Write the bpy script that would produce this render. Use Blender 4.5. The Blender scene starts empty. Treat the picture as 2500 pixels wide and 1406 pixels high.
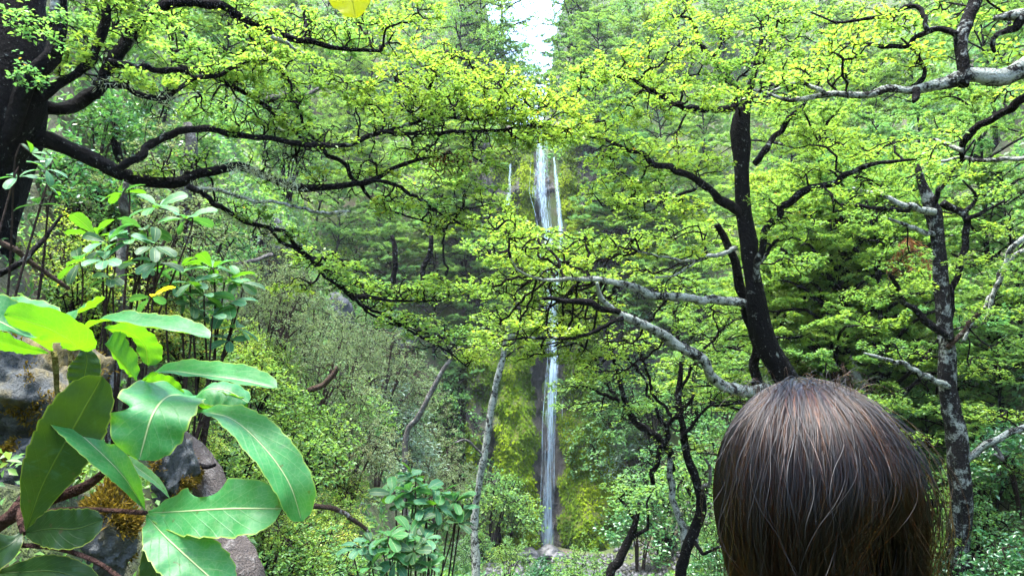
import bpy, math, random
import numpy as np
from math import radians, sin, cos, pi
from mathutils import Vector

random.seed(7)
rng = np.random.default_rng(11)
DBG = 0
sc = bpy.context.scene
C = sc.collection

# ------------------------------------------------------------------ camera
PITCH = radians(10.0)
FPX = 1925.0                       # focal length in photo pixels (2500 wide)
CAM = np.array([0.0, 0.0, 1.6])
FW = np.array([0, cos(PITCH), sin(PITCH)])
UPV = np.array([0, -sin(PITCH), cos(PITCH)])
RT = np.array([1.0, 0, 0])
cam = bpy.data.cameras.new('camera')
cam.sensor_width = 36.0
cam.lens = 36.0 * FPX / 2500.0
cam.clip_start = 0.05
cam.clip_end = 2000
camo = bpy.data.objects.new('camera', cam)
C.objects.link(camo)
camo.location = CAM
camo.rotation_euler = (radians(90) + PITCH, 0, 0)
sc.camera = camo

# ------------------------------------------------------------------ sky and light
SUN_EL, SUN_AZ = radians(78), radians(-120)      # azimuth clockwise from +Y (the falls)
w = bpy.data.worlds.new('World')
sc.world = w
w.use_nodes = True
nt = w.node_tree
nt.nodes.clear()
wo = nt.nodes.new('ShaderNodeOutputWorld')
bg = nt.nodes.new('ShaderNodeBackground')
sky = nt.nodes.new('ShaderNodeTexSky')
sky.sky_type = 'NISHITA'
sky.sun_disc = False
sky.sun_elevation = SUN_EL
sky.sun_rotation = SUN_AZ
sky.air_density = 1.0
sky.dust_density = 1.5
sky.ozone_density = 1.0
bg.inputs['Strength'].default_value = 0.15
nt.links.new(sky.outputs[0], bg.inputs['Color'])
nt.links.new(bg.outputs[0], wo.inputs['Surface'])
sl = bpy.data.lights.new('sun', 'SUN')
sl.energy = 1.5
sl.angle = radians(25)
sl.color = (1.0, 0.975, 0.94)
so = bpy.data.objects.new('sun', sl)
C.objects.link(so)
sdir = Vector((sin(SUN_AZ) * cos(SUN_EL), cos(SUN_AZ) * cos(SUN_EL), sin(SUN_EL)))
so.rotation_euler = sdir.to_track_quat('Z', 'Y').to_euler()
so.location = (0, 0, 60)
sc.view_settings.view_transform = 'Standard'
sc.view_settings.look = 'None'
sc.view_settings.exposure = 3.75
sc.view_settings.gamma = 1.0
sc.view_settings.use_curve_mapping = False
sc.render.engine = 'CYCLES'
sc.cycles.max_bounces = 14
sc.cycles.diffuse_bounces = 10
sc.cycles.transmission_bounces = 10
sc.cycles.transparent_max_bounces = 12
sc.cycles.sample_clamp_indirect = 8

# ------------------------------------------------------------------ helpers
def P(px, py, d):
    return CAM + (FW + RT * ((px - 1250.0) / FPX) + UPV * ((703.0 - py) / FPX)) * d

def camvec(x, y, z):               # x right, y up, z toward the camera
    v = RT * x + UPV * y - FW * z
    return v / np.linalg.norm(v)

def sstep(a, b, x):
    t = np.clip((x - a) / (b - a), 0, 1)
    return t * t * (3 - 2 * t)

def vnoise(x, y, z=0.0, seed=0):   # cheap smooth value noise in [-1,1]
    x = np.asarray(x, float); y = np.asarray(y, float); z = np.asarray(z, float) + 0 * x
    xi, yi, zi = np.floor(x).astype(np.int64), np.floor(y).astype(np.int64), np.floor(z).astype(np.int64)
    xf, yf, zf = x - xi, y - yi, z - zi
    u, v, t = [f * f * (3 - 2 * f) for f in (xf, yf, zf)]
    def h(a, b, c):
        n = (a * 374761393 + b * 668265263 + c * 2147483647 + seed * 974711) & 0x7fffffff
        n = ((n ^ (n >> 13)) * 1274126177) & 0x7fffffff
        n = n ^ (n >> 16)
        return (n & 0xffff) / 32767.5 - 1
    r = 0
    for dx in (0, 1):
        for dy in (0, 1):
            for dz in (0, 1):
                r = r + h(xi + dx, yi + dy, zi + dz) * (u if dx else 1 - u) * (v if dy else 1 - v) * (t if dz else 1 - t)
    return r

def fbm(x, y, z=0.0, seed=0, o=4):
    r, a = 0, 1.0
    for i in range(o):
        f = 2.0 ** i
        r = r + a * vnoise(x * f, y * f, np.asarray(z) * f, seed + i * 17)
        a *= 0.5
    return r

def unit(v):
    return v / np.maximum(np.linalg.norm(v, axis=-1, keepdims=True), 1e-9)

def mesh_obj(name, V, F, mat=None, parent=None, attrs=None, smooth=False, uv=None, link=True):
    """F: one int array (n,3) / (n,4) or a list of such arrays"""
    Fs = F if isinstance(F, list) else [F]
    Fs = [np.asarray(f, np.int32) for f in Fs if len(f)]
    me = bpy.data.meshes.new(name)
    V = np.asarray(V, np.float32)
    me.vertices.add(len(V))
    me.vertices.foreach_set('co', V.ravel())
    loops = np.concatenate([f.ravel() for f in Fs])
    tot = np.concatenate([np.full(len(f), f.shape[1], np.int32) for f in Fs])
    me.loops.add(len(loops))
    me.loops.foreach_set('vertex_index', loops)
    me.polygons.add(len(tot))
    st = np.concatenate([[0], np.cumsum(tot)[:-1]]).astype(np.int32)
    me.polygons.foreach_set('loop_start', st)
    if smooth:
        me.polygons.foreach_set('use_smooth', np.ones(len(tot), bool))
    me.update(calc_edges=True)
    for k, a in (attrs or {}).items():
        at = me.attributes.new(k, 'FLOAT', 'POINT')
        at.data.foreach_set('value', np.asarray(a, np.float32))
    if uv is not None:
        ul = me.uv_layers.new(name='UVMap')
        ul.data.foreach_set('uv', np.asarray(uv, np.float32)[loops].ravel())
    if mat:
        me.materials.append(mat)
    o = bpy.data.objects.new(name, me)
    if link:
        C.objects.link(o)
    if parent is not None:
        o.parent = parent
        o.matrix_parent_inverse = parent.matrix_basis.inverted()
    return o

def thing(name, label, cat, loc=(0, 0, 0), group=None):
    o = bpy.data.objects.new(name, None)
    o.empty_display_size = 0.2
    C.objects.link(o)
    o.location = [float(a) for a in loc]
    tag(o, label, cat, group)
    return o

def tag(o, label=None, cat=None, group=None, kind=None):
    if label: o['label'] = label
    if cat: o['category'] = cat
    if group: o['group'] = group
    if kind: o['kind'] = kind
    return o

# ------------------------------------------------------------------ materials
class NT:
    def __init__(s, name):
        s.m = bpy.data.materials.new(name); s.m.use_nodes = True
        s.t = s.m.node_tree; s.t.nodes.clear()
        s.out = s.n('ShaderNodeOutputMaterial')
    def n(s, typ, **kw):
        nd = s.t.nodes.new(typ)
        for k, v in kw.items():
            if k in nd.bl_rna.properties: setattr(nd, k, v)
            else: nd.inputs[k].default_value = v
        return nd
    def l(s, a, b): s.t.links.new(a, b)
    def ramp(s, fac, stops, interp='LINEAR'):
        r = s.n('ShaderNodeValToRGB'); cr = r.color_ramp; cr.interpolation = interp
        while len(cr.elements) < len(stops): cr.elements.new(0.5)
        for e, (p, c) in zip(cr.elements, stops):
            e.position = p; e.color = (*c, 1) if len(c) == 3 else c
        s.l(fac, r.inputs[0]); return r.outputs[0]
    def noise(s, scale, detail=4, rough=0.55, vec=None, dist=0.0):
        n = s.n('ShaderNodeTexNoise'); n.inputs['Scale'].default_value = scale
        n.inputs['Detail'].default_value = detail; n.inputs['Roughness'].default_value = rough
        n.inputs['Distortion'].default_value = dist
        if vec is not None: s.l(vec, n.inputs['Vector'])
        return n.outputs['Fac']
    def coord(s, kind='Object'): return s.n('ShaderNodeTexCoord').outputs[kind]
    def mix(s, fac, a, b, blend='MIX'):
        m = s.n('ShaderNodeMix', data_type='RGBA', blend_type=blend)
        for sock, v in ((m.inputs[0], fac), (m.inputs[6], a), (m.inputs[7], b)):
            if hasattr(v, 'links'): s.l(v, sock)
            else: sock.default_value = v if not isinstance(v, tuple) else (*v, 1)
        return m.outputs[2]
    def math(s, op, a, b=0.0, clamp=False):
        m = s.n('ShaderNodeMath', operation=op); m.use_clamp = clamp
        for sock, v in ((m.inputs[0], a), (m.inputs[1], b)):
            if hasattr(v, 'links'): s.l(v, sock)
            else: sock.default_value = v
        return m.outputs[0]
    def bump(s, h, dist=0.01, strength=1.0):
        b = s.n('ShaderNodeBump'); b.inputs['Distance'].default_value = dist
        b.inputs['Strength'].default_value = strength; s.l(h, b.inputs['Height']); return b.outputs[0]

GREENS = [(0.0, (0.032, 0.110, 0.062)), (0.3, (0.075, 0.190, 0.066)), (0.55, (0.130, 0.235, 0.042)),
          (0.80, (0.190, 0.275, 0.030)), (0.95, (0.280, 0.300, 0.03)), (1.0, (0.30, 0.15, 0.03))]

def leaf_mat(name, stops=GREENS, trans=0.5, rough=0.42, spec=0.5, tgain=1.5, shift=0.0):
    k = NT(name)
    at = k.n('ShaderNodeAttribute', attribute_name='tint')
    oi = k.n('ShaderNodeObjectInfo')
    sep = k.n('ShaderNodeSeparateColor'); k.l(oi.outputs['Color'], sep.inputs[0])
    t = k.math('ADD', at.outputs['Fac'], k.math('SUBTRACT', sep.outputs[0], 1.0 - shift), True)
    col = k.ramp(t, stops)
    pb = k.n('ShaderNodeBsdfPrincipled'); k.l(col, pb.inputs['Base Color'])
    pb.inputs['Roughness'].default_value = rough
    pb.inputs['Specular IOR Level'].default_value = spec
    tr = k.n('ShaderNodeBsdfTranslucent')
    tc = k.mix(1.0, col, (tgain * 1.0, tgain * 1.0, tgain * 0.65), 'MULTIPLY')
    k.l(tc, tr.inputs['Color'])
    mx = k.n('ShaderNodeMixShader'); mx.inputs[0].default_value = trans
    k.l(pb.outputs[0], mx.inputs[1]); k.l(tr.outputs[0], mx.inputs[2])
    k.l(mx.outputs[0], k.out.inputs['Surface'])
    return k.m

def bark_mat(name, base, dark, lichen, thr, scale=9.0, fleck=0.62):
    k = NT(name)
    co = k.coord('Object')
    n1 = k.noise(scale, 6, 0.62, co, 0.4)
    n2 = k.noise(scale * 4.5, 5, 0.6, co)
    n3 = k.noise(scale * 0.35, 3, 0.5, co)
    body = k.mix(n2, dark, base)
    a = k.math('ADD', k.math('ADD', n1, k.math('MULTIPLY', k.math('SUBTRACT', n3, 0.5), 0.5)), k.math('MULTIPLY', k.math('SUBTRACT', n2, 0.5), 0.45))
    msk = k.ramp(a, [(thr - .02, (0, 0, 0)), (thr + 0.14, (1, 1, 1))])
    fl = k.ramp(n2, [(fleck, (0, 0, 0)), (fleck + 0.04, (1, 1, 1))])
    patchy = k.ramp(k.noise(scale * 0.8, 3, 0.5, co), [(0.46, (0, 0, 0)), (0.60, (1, 1, 1))])
    m2 = k.math('MAXIMUM', msk, k.math('MULTIPLY', fl, k.math('MULTIPLY', patchy, 0.85)))
    lic = k.mix(n2, tuple(c * 0.6 for c in lichen), lichen)
    col = k.mix(m2, body, lic)
    pb = k.n('ShaderNodeBsdfPrincipled', Roughness=0.9)
    pb.inputs['Specular IOR Level'].default_value = 0.08
    k.l(col, pb.inputs['Base Color'])
    k.l(k.bump(k.math('ADD', n1, k.math('MULTIPLY', n2, 0.8)), 0.045), pb.inputs['Normal'])
    k.l(pb.outputs[0], k.out.inputs['Surface'])
    return k.m

LICH = (0.30, 0.33, 0.30)
M_BARK_DARK = bark_mat('black beech bark', (0.0055, 0.005, 0.005), (0.001, 0.001, 0.0012), LICH, 0.68, 10, 0.635)
M_BARK_MID = bark_mat('patchy beech bark', (0.009, 0.008, 0.008), (0.002, 0.002, 0.002), LICH, 0.64, 8, 0.68)
M_BARK_LICHEN = bark_mat('lichen covered bark', (0.03, 0.027, 0.024), (0.005, 0.005, 0.005), (0.36, 0.39, 0.34), 0.41, 14, 0.56)
M_BARK_HALF = bark_mat('mottled beech bark', (0.02, 0.018, 0.017), (0.004, 0.004, 0.004), (0.27, 0.30, 0.27), 0.54, 11, 0.62)
M_BARK_PALE = bark_mat('pale bark', (0.12, 0.115, 0.105), (0.04, 0.036, 0.033), (0.26, 0.26, 0.24), 0.55, 14, 0.62)
M_BARK_BROWN = bark_mat('brown dead wood', (0.07, 0.048, 0.034), (0.028, 0.018, 0.013), (0.4, 0.38, 0.33), 0.66, 9, 0.72)
M_TWIG = bark_mat('dark twig bark', (0.009, 0.007, 0.006), (0.003, 0.003, 0.003), (0.25, 0.25, 0.2), 0.75, 12, 0.75)
M_TWIG_RED = bark_mat('brown twig bark', (0.045, 0.032, 0.025), (0.02, 0.014, 0.012), (0.3, 0.27, 0.22), 0.72, 12, 0.75)
M_LEAF = leaf_mat('beech leaf', spec=0.4, rough=0.5)
M_LEAF_YEL = leaf_mat('backlit beech leaf', trans=0.55, tgain=1.6, shift=0.02)
OLIVE = [(0.0, (0.04, 0.08, 0.04)), (0.4, (0.10, 0.155, 0.07)), (0.75, (0.16, 0.215, 0.10)), (1.0, (0.22, 0.21, 0.11))]
M_LEAF_OLIVE = leaf_mat('grey olive leaf', OLIVE, 0.35, 0.65, 0.2)
GLOSS = [(0.0, (0.012, 0.055, 0.03)), (0.5, (0.035, 0.13, 0.05)), (0.85, (0.10, 0.21, 0.03)), (0.97, (0.32, 0.30, 0.02)), (1.0, (0.45, 0.2, 0.01))]
M_LEAF_GLOSS = leaf_mat('glossy shrub leaf', GLOSS, 0.35, 0.3, 0.6)
SILVER = [(0.0, (0.07, 0.14, 0.09)), (0.6, (0.16, 0.25, 0.17)), (1.0, (0.3, 0.33, 0.12))]
M_LEAF_SILVER = leaf_mat('silvery shrub leaf', SILVER, 0.3, 0.4, 0.5)
LIME = [(0.0, (0.03, 0.11, 0.02)), (0.5, (0.09, 0.20, 0.03)), (0.85, (0.24, 0.32, 0.05)), (1.0, (0.4, 0.3, 0.04))]
M_LEAF_LIME = leaf_mat('lime shrub leaf', LIME, 0.45, 0.4, 0.4)
MOSSC = [(0.0, (0.014, 0.04, 0.004)), (0.5, (0.070, 0.130, 0.004)), (1.0, (0.20, 0.27, 0.006))]
M_MOSS = leaf_mat('moss frond', MOSSC, 0.35, 0.8, 0.1)
LICHC = [(0.0, (0.2, 0.24, 0.16)), (1.0, (0.42, 0.46, 0.33))]
M_MOSS_BROWN = leaf_mat('orange brown moss', [(0, (.03, .022, .004)), (.5, (.09, .06, .008)), (1, (.17, .12, .012))], .3, .8, .1)
M_LICHEN = leaf_mat('hanging lichen', LICHC, 0.3, 0.9, 0.1)

def ground_mat():
    k = NT('forest floor')
    co = k.coord('Object')
    n1 = k.noise(0.9, 6, 0.6, co); n2 = k.noise(7, 6, 0.65, co); n3 = k.noise(40, 4, 0.6, co)
    soil = k.ramp(n2, [(0.3, (0.022, 0.016, 0.011)), (0.55, (0.07, 0.05, 0.034)), (0.75, (0.14, 0.115, 0.085))])
    moss = k.ramp(n3, [(0.3, (0.015, 0.03, 0.008)), (0.7, (0.07, 0.10, 0.015))])
    col = k.mix(k.ramp(n1, [(0.36, (0, 0, 0)), (0.50, (1, 1, 1))]), soil, moss)
    pb = k.n('ShaderNodeBsdfPrincipled', Roughness=0.95); k.l(col, pb.inputs['Base Color'])
    k.l(k.bump(k.math('ADD', n2, n3), 0.06), pb.inputs['Normal'])
    k.l(pb.outputs[0], k.out.inputs['Surface']); return k.m
M_GROUND = ground_mat()

def rock_mat(name, c0, c1, moss=0.6, scale=3.0, wet=0.8):
    k = NT(name)
    co = k.coord('Object')
    n1 = k.noise(scale, 8, 0.65, co, 0.5); n2 = k.noise(scale * 9, 6, 0.65, co); n3 = k.noise(scale * 0.8, 4, 0.6, co)
    col = k.mix(n2, c0, c1)
    col = k.mix(k.ramp(n2, [(0.62, (0, 0, 0)), (0.70, (1, 1, 1))]), col, tuple(min(1.6 * c, .3) for c in c1))
    ms = k.ramp(k.math('ADD', k.math('MULTIPLY', n3, 0.6), k.math('MULTIPLY', n1, 0.4)), [(moss, (0, 0, 0)), (moss + 0.06, (1, 1, 1))])
    mc = k.ramp(n2, [(0.3, (0.02, 0.018, 0.004)), (0.7, (0.11, 0.08, 0.008))])
    col = k.mix(ms, col, mc)
    pb = k.n('ShaderNodeBsdfPrincipled', Roughness=wet); k.l(col, pb.inputs['Base Color'])
    k.l(k.bump(k.math('ADD', n1, k.math('MULTIPLY', n2, 0.5)), 0.05), pb.inputs['Normal'])
    k.l(pb.outputs[0], k.out.inputs['Surface']); return k.m
M_ROCK = rock_mat('lichen grey rock', (0.007, 0.009, 0.009), (0.045, 0.053, 0.050), 0.50)
M_BOULDER = rock_mat('grey boulder', (0.010, 0.011, 0.012), (0.045, 0.048, 0.050), 0.85, 1.5, 0.5)
M_DARKROCK = rock_mat('dark outcrop rock', (0.005, 0.006, 0.008), (0.035, 0.042, 0.05), 0.66, 2.0)

def cliff_mat():
    k = NT('wet mossy cliff')
    co = k.coord('Object')
    mo = k.n('ShaderNodeAttribute', attribute_name='moss').outputs['Fac']
    n1 = k.noise(0.8, 7, 0.65, co); n2 = k.noise(6, 6, 0.65, co); n3 = k.noise(25, 4, 0.6, co)
    rock = k.ramp(n2, [(0.3, (0.003, 0.003, 0.003)), (0.6, (0.010, 0.010, 0.008)), (0.8, (0.030, 0.030, 0.024))])
    moss = k.ramp(k.math('ADD', k.math('MULTIPLY', n1, 0.5), k.math('MULTIPLY', n3, 0.5)),
                  [(0.32, (0.015, 0.03, 0.005)), (0.5, (0.05, 0.07, 0.005)), (0.66, (0.13, 0.12, 0.006))])
    m = k.ramp(k.math('ADD', mo, k.math('MULTIPLY', k.math('SUBTRACT', n2, 0.5), 0.7)), [(0.42, (0, 0, 0)), (0.55, (1, 1, 1))])
    col = k.mix(m, rock, moss)
    pb = k.n('ShaderNodeBsdfPrincipled'); k.l(col, pb.inputs['Base Color'])
    k.l(k.ramp(m, [(0, (0.4, 0.4, 0.4)), (1, (0.95, 0.95, 0.95))]), pb.inputs['Roughness'])
    k.l(k.bump(k.math('ADD', n2, k.math('MULTIPLY', n3, 0.7)), 0.15), pb.inputs['Normal'])
    k.l(pb.outputs[0], k.out.inputs['Surface']); return k.m
M_CLIFF = cliff_mat()

def water_mat():
    k = NT('falling water')
    co = k.coord('Object')
    mp = k.n('ShaderNodeMapping'); mp.inputs['Scale'].default_value = (16, 9, 0.8); k.l(co, mp.inputs['Vector'])
    n = k.noise(1.0, 5, 0.6, mp.outputs[0], 0.2)
    dn = k.n('ShaderNodeAttribute', attribute_name='dens').outputs['Fac']
    a = k.ramp(k.math('ADD', n, k.math('SUBTRACT', dn, 0.5)), [(0.28, (0.0, 0.0, 0.0)), (0.92, (1, 1, 1))])
    pb = k.n('ShaderNodeBsdfPrincipled', Roughness=0.35); pb.inputs['Base Color'].default_value = (0.50, 0.66, 0.80, 1)
    tl = k.n('ShaderNodeBsdfTranslucent'); tl.inputs[0].default_value = (0.5, 0.66, 0.80, 1)
    mx0 = k.n('ShaderNodeMixShader'); mx0.inputs[0].default_value = 0.45
    k.l(pb.outputs[0], mx0.inputs[1]); k.l(tl.outputs[0], mx0.inputs[2])
    tr = k.n('ShaderNodeBsdfTransparent')
    mx = k.n('ShaderNodeMixShader'); k.l(a, mx.inputs[0]); k.l(tr.outputs[0], mx.inputs[1]); k.l(mx0.outputs[0], mx.inputs[2])
    k.l(mx.outputs[0], k.out.inputs['Surface']); return k.m
M_FALL = water_mat()

def pool_mat():
    k = NT('pool water')
    co = k.coord('Object')
    pb = k.n('ShaderNodeBsdfPrincipled', Roughness=0.08); pb.inputs['Base Color'].default_value = (0.02, 0.028, 0.025, 1)
    k.l(k.bump(k.noise(6, 4, 0.6, co), 0.05), pb.inputs['Normal'])
    k.l(pb.outputs[0], k.out.inputs['Surface']); return k.m
M_POOL = pool_mat()

# ------------------------------------------------------------------ terrain
POOL = P(1338, 1340, 38.0)
def ground(x, y):
    x = np.asarray(x, float); y = np.asarray(y, float)
    zf = np.where(y > 0, -4.3 * sstep(-8, 44, y) * 1.0, 0) + 0.15
    zf = np.interp(y, [-30, 0, 1.5, 8, 20, 34, 60], [1.5, -0.05, -0.15, -0.95, -2.35, -4.2, -4.35])
    wl = 1.30 + 0.03 * y
    left = zf + 1.9 * (-x - wl)
    right = zf + 1.4 * (x - 4.5 - 0.03 * y)
    ax = np.abs(x - 1.7)
    gully = -4.4 + 21.5 * sstep(39.3, 44.0, y) + 0.42 * np.maximum(y - 43, 0)
    flank = -4.6 + 1.25 * np.maximum(y - 31, 0)
    fw_ = sstep(2.4, 9.0, ax)
    back = gully * (1 - fw_) + flank * fw_
    k = 0.4
    near = zf - 1.0 + 2.75 * sstep(0.7, 1.35, -x) * (1 - sstep(3.6, 6.5, y)) * sstep(-3, 0, y)
    a = np.stack([zf, left, right, back, near])
    m = a.max(0)
    h = m + np.log(np.exp((a - m) / k).sum(0)) * k - 0.35 * 0
    h = h - k * np.exp(-np.abs(m - zf) * 1.5) * 0.15
    steep = np.clip((m - zf) / 3.0, 0, 1)
    h = np.minimum(h, 60)
    return h + (0.08 + 0.5 * steep) * fbm(x * 0.35, y * 0.35, 3.3, 5)

def axis(vals):
    return np.concatenate([np.linspace(a, b, n, endpoint=False) for a, b, n in vals] + [[vals[-1][1]]])
gx = axis([(-70, -14, 50), (-14, 14, 130), (14, 70, 50)])
gy = axis([(-14, 2, 30), (2, 36, 120), (36, 50, 60), (50, 110, 50)])
GX, GY = np.meshgrid(gx, gy)
GZ = ground(GX, GY)
nx, ny = len(gx), len(gy)
idx = np.arange(nx * ny).reshape(ny, nx)
F = np.stack([idx[:-1, :-1], idx[:-1, 1:], idx[1:, 1:], idx[1:, :-1]], -1).reshape(-1, 4)
o = mesh_obj('hillside_ground', np.stack([GX, GY, GZ], -1).reshape(-1, 3), F, M_GROUND, smooth=True)
tag(o, 'steep soil and moss slopes of the gorge', kind='structure')

def ray_hit(px, py, h, dmin=2.5, dmax=75, frac=0.86):
    """point where the view ray through a photo pixel is h metres above the slope it is about to meet"""
    ds = np.linspace(dmin, dmax, 1500)
    pts = CAM[None] + (FW + RT * ((px - 1250.0) / FPX) + UPV * ((703.0 - py) / FPX))[None] * ds[:, None]
    g = pts[:, 2] - ground(pts[:, 0], pts[:, 1])
    i = np.nonzero(g < 0.2)[0]
    i = int(i[0]) if len(i) else len(ds) - 1
    j = np.nonzero(g[:i + 1] >= h)[0]
    k = int(j[-1]) if len(j) and ds[j[-1]] > 0.6 * ds[i] else int(i * frac)
    return pts[k], ds[k]

# ------------------------------------------------------------------ wood and leaf geometry
def smooth_path(pts, rad, step):
    pts = np.asarray(pts, float); rad = np.asarray(rad, float)
    n = len(pts)
    if n == 2:
        m = max(3, int(np.linalg.norm(pts[1] - pts[0]) / step))
        t = np.linspace(0, 1, m)[:, None]
        return pts[0] * (1 - t) + pts[1] * t, np.interp(t[:, 0], [0, 1], rad)
    ext = np.vstack([2 * pts[0] - pts[1], pts, 2 * pts[-1] - pts[-2]])
    out, rr = [], []
    for i in range(n - 1):
        p0, p1, p2, p3 = ext[i:i + 4]
        m = max(2, int(np.linalg.norm(p2 - p1) / step))
        t = np.linspace(0, 1, m, endpoint=False)[:, None]
        out.append(0.5 * (2 * p1 + (p2 - p0) * t + (2 * p0 - 5 * p1 + 4 * p2 - p3) * t ** 2 + (3 * p1 - p0 - 3 * p2 + p3) * t ** 3))
        rr.append(rad[i] * (1 - t[:, 0]) + rad[i + 1] * t[:, 0])
    out.append(pts[-1:]); rr.append(rad[-1:])
    return np.vstack(out), np.concatenate(rr)

def tube(pts, rad, sides=8, rough=0.0, seed=0):
    """closed tapered tube: verts, quads"""
    n = len(pts)
    T = unit(np.gradient(pts, axis=0))
    ref = np.array([0.31, 0.17, 0.93]) if abs(T[0, 2]) < 0.9 else np.array([0.9, 0.2, 0.1])
    A = np.zeros((n, 3)); a = ref - T[0] * ref.dot(T[0])
    for i in range(n):
        a = a - T[i] * a.dot(T[i]); a = a / max(np.linalg.norm(a), 1e-9); A[i] = a
    B = np.cross(T, A)
    th = np.linspace(0, 2 * pi, sides, endpoint=False)
    ring = A[:, None] * np.cos(th)[None, :, None] + B[:, None] * np.sin(th)[None, :, None]
    R = rad[:, None] * np.ones(sides)[None]
    if rough:
        s = np.cumsum(np.r_[0, np.linalg.norm(np.diff(pts, axis=0), axis=1)])
        k = s / max(rad.mean(), 1e-4)
        R = R * (1 + rough * fbm(k[:, None] * 0.35 + 0 * th[None], np.cos(th)[None] * 1.3 + 7 * seed, np.sin(th)[None] * 1.3, seed, 3))
    V = (pts[:, None] + ring * R[..., None]).reshape(-1, 3)
    i = np.arange(n - 1)[:, None] * sides; j = np.arange(sides)[None]; j2 = (j + 1) % sides
    F = np.stack([i + j, i + j2, i + sides + j2, i + sides + j], -1).reshape(-1, 4)
    V = np.vstack([V, pts[:1], pts[-1:] + T[-1:] * rad[-1] * 0.6])
    c0, c1 = n * sides, n * sides + 1
    j = np.arange(sides); j2 = (j + 1) % sides
    e = np.stack([np.full(sides, c0), j2, j], -1); f = (n - 1) * sides
    e2 = np.stack([np.full(sides, c1), f + j, f + j2], -1)
    return V, F, np.vstack([e, e2])

def join(parts):
    V, Fq, Ft, off = [], [], [], 0
    for v, q, t in parts:
        V.append(v); Fq.append(q + off); Ft.append(t + off); off += len(v)
    return np.vstack(V), [np.vstack(Fq), np.vstack(Ft)]

def twig_mesh(a, b, ra, rb, rs):
    """many crooked 3-sided twigs from a to b; two segments each"""
    n = len(a)
    L = np.linalg.norm(b - a, axis=1, keepdims=True)
    m = (a + b) / 2 + rs.normal(0, 1, (n, 3)) * L * 0.09
    T = unit(b - a)
    ref = np.where(np.abs(T[:, 2:3]) < 0.9, np.array([[0, 0, 1.0]]), np.array([[1.0, 0, 0]]))
    A = unit(np.cross(T, ref)); B = np.cross(T, A)
    V = np.zeros((n, 9, 3))
    for k, (p, r) in enumerate(((a, ra), (m, (ra + rb) / 2), (b, rb))):
        for s in range(3):
            th = s * 2 * pi / 3
            V[:, k * 3 + s] = p + (A * cos(th) + B * sin(th)) * r[:, None]
    q = []
    for k in range(2):
        for s in range(3):
            s2 = (s + 1) % 3
            q.append([k * 3 + s, k * 3 + s2, k * 3 + 3 + s2, k * 3 + 3 + s])
    F = (np.arange(n)[:, None, None] * 9 + np.array(q)[None]).reshape(-1, 4)
    return V.reshape(-1, 3), F

def leaf_mesh(p, d, nrm, L, W, fold=0.25):
    """rhombic leaves folded at the midrib"""
    n = len(p)
    d = unit(d); s = unit(np.cross(d, nrm)); u = np.cross(s, d)
    L = L[:, None]; W = W[:, None]
    mid = p + d * L * 0.52
    V = np.stack([p, mid + s * W * 0.5 + u * W * fold, p + d * L - u * L * 0.08, mid - s * W * 0.5 + u * W * fold], 1)
    i = np.arange(n)[:, None] * 4
    F = np.concatenate([i + np.array([[0, 1, 2]]), i + np.array([[0, 2, 3]])])
    return V.reshape(-1, 3), F

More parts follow.
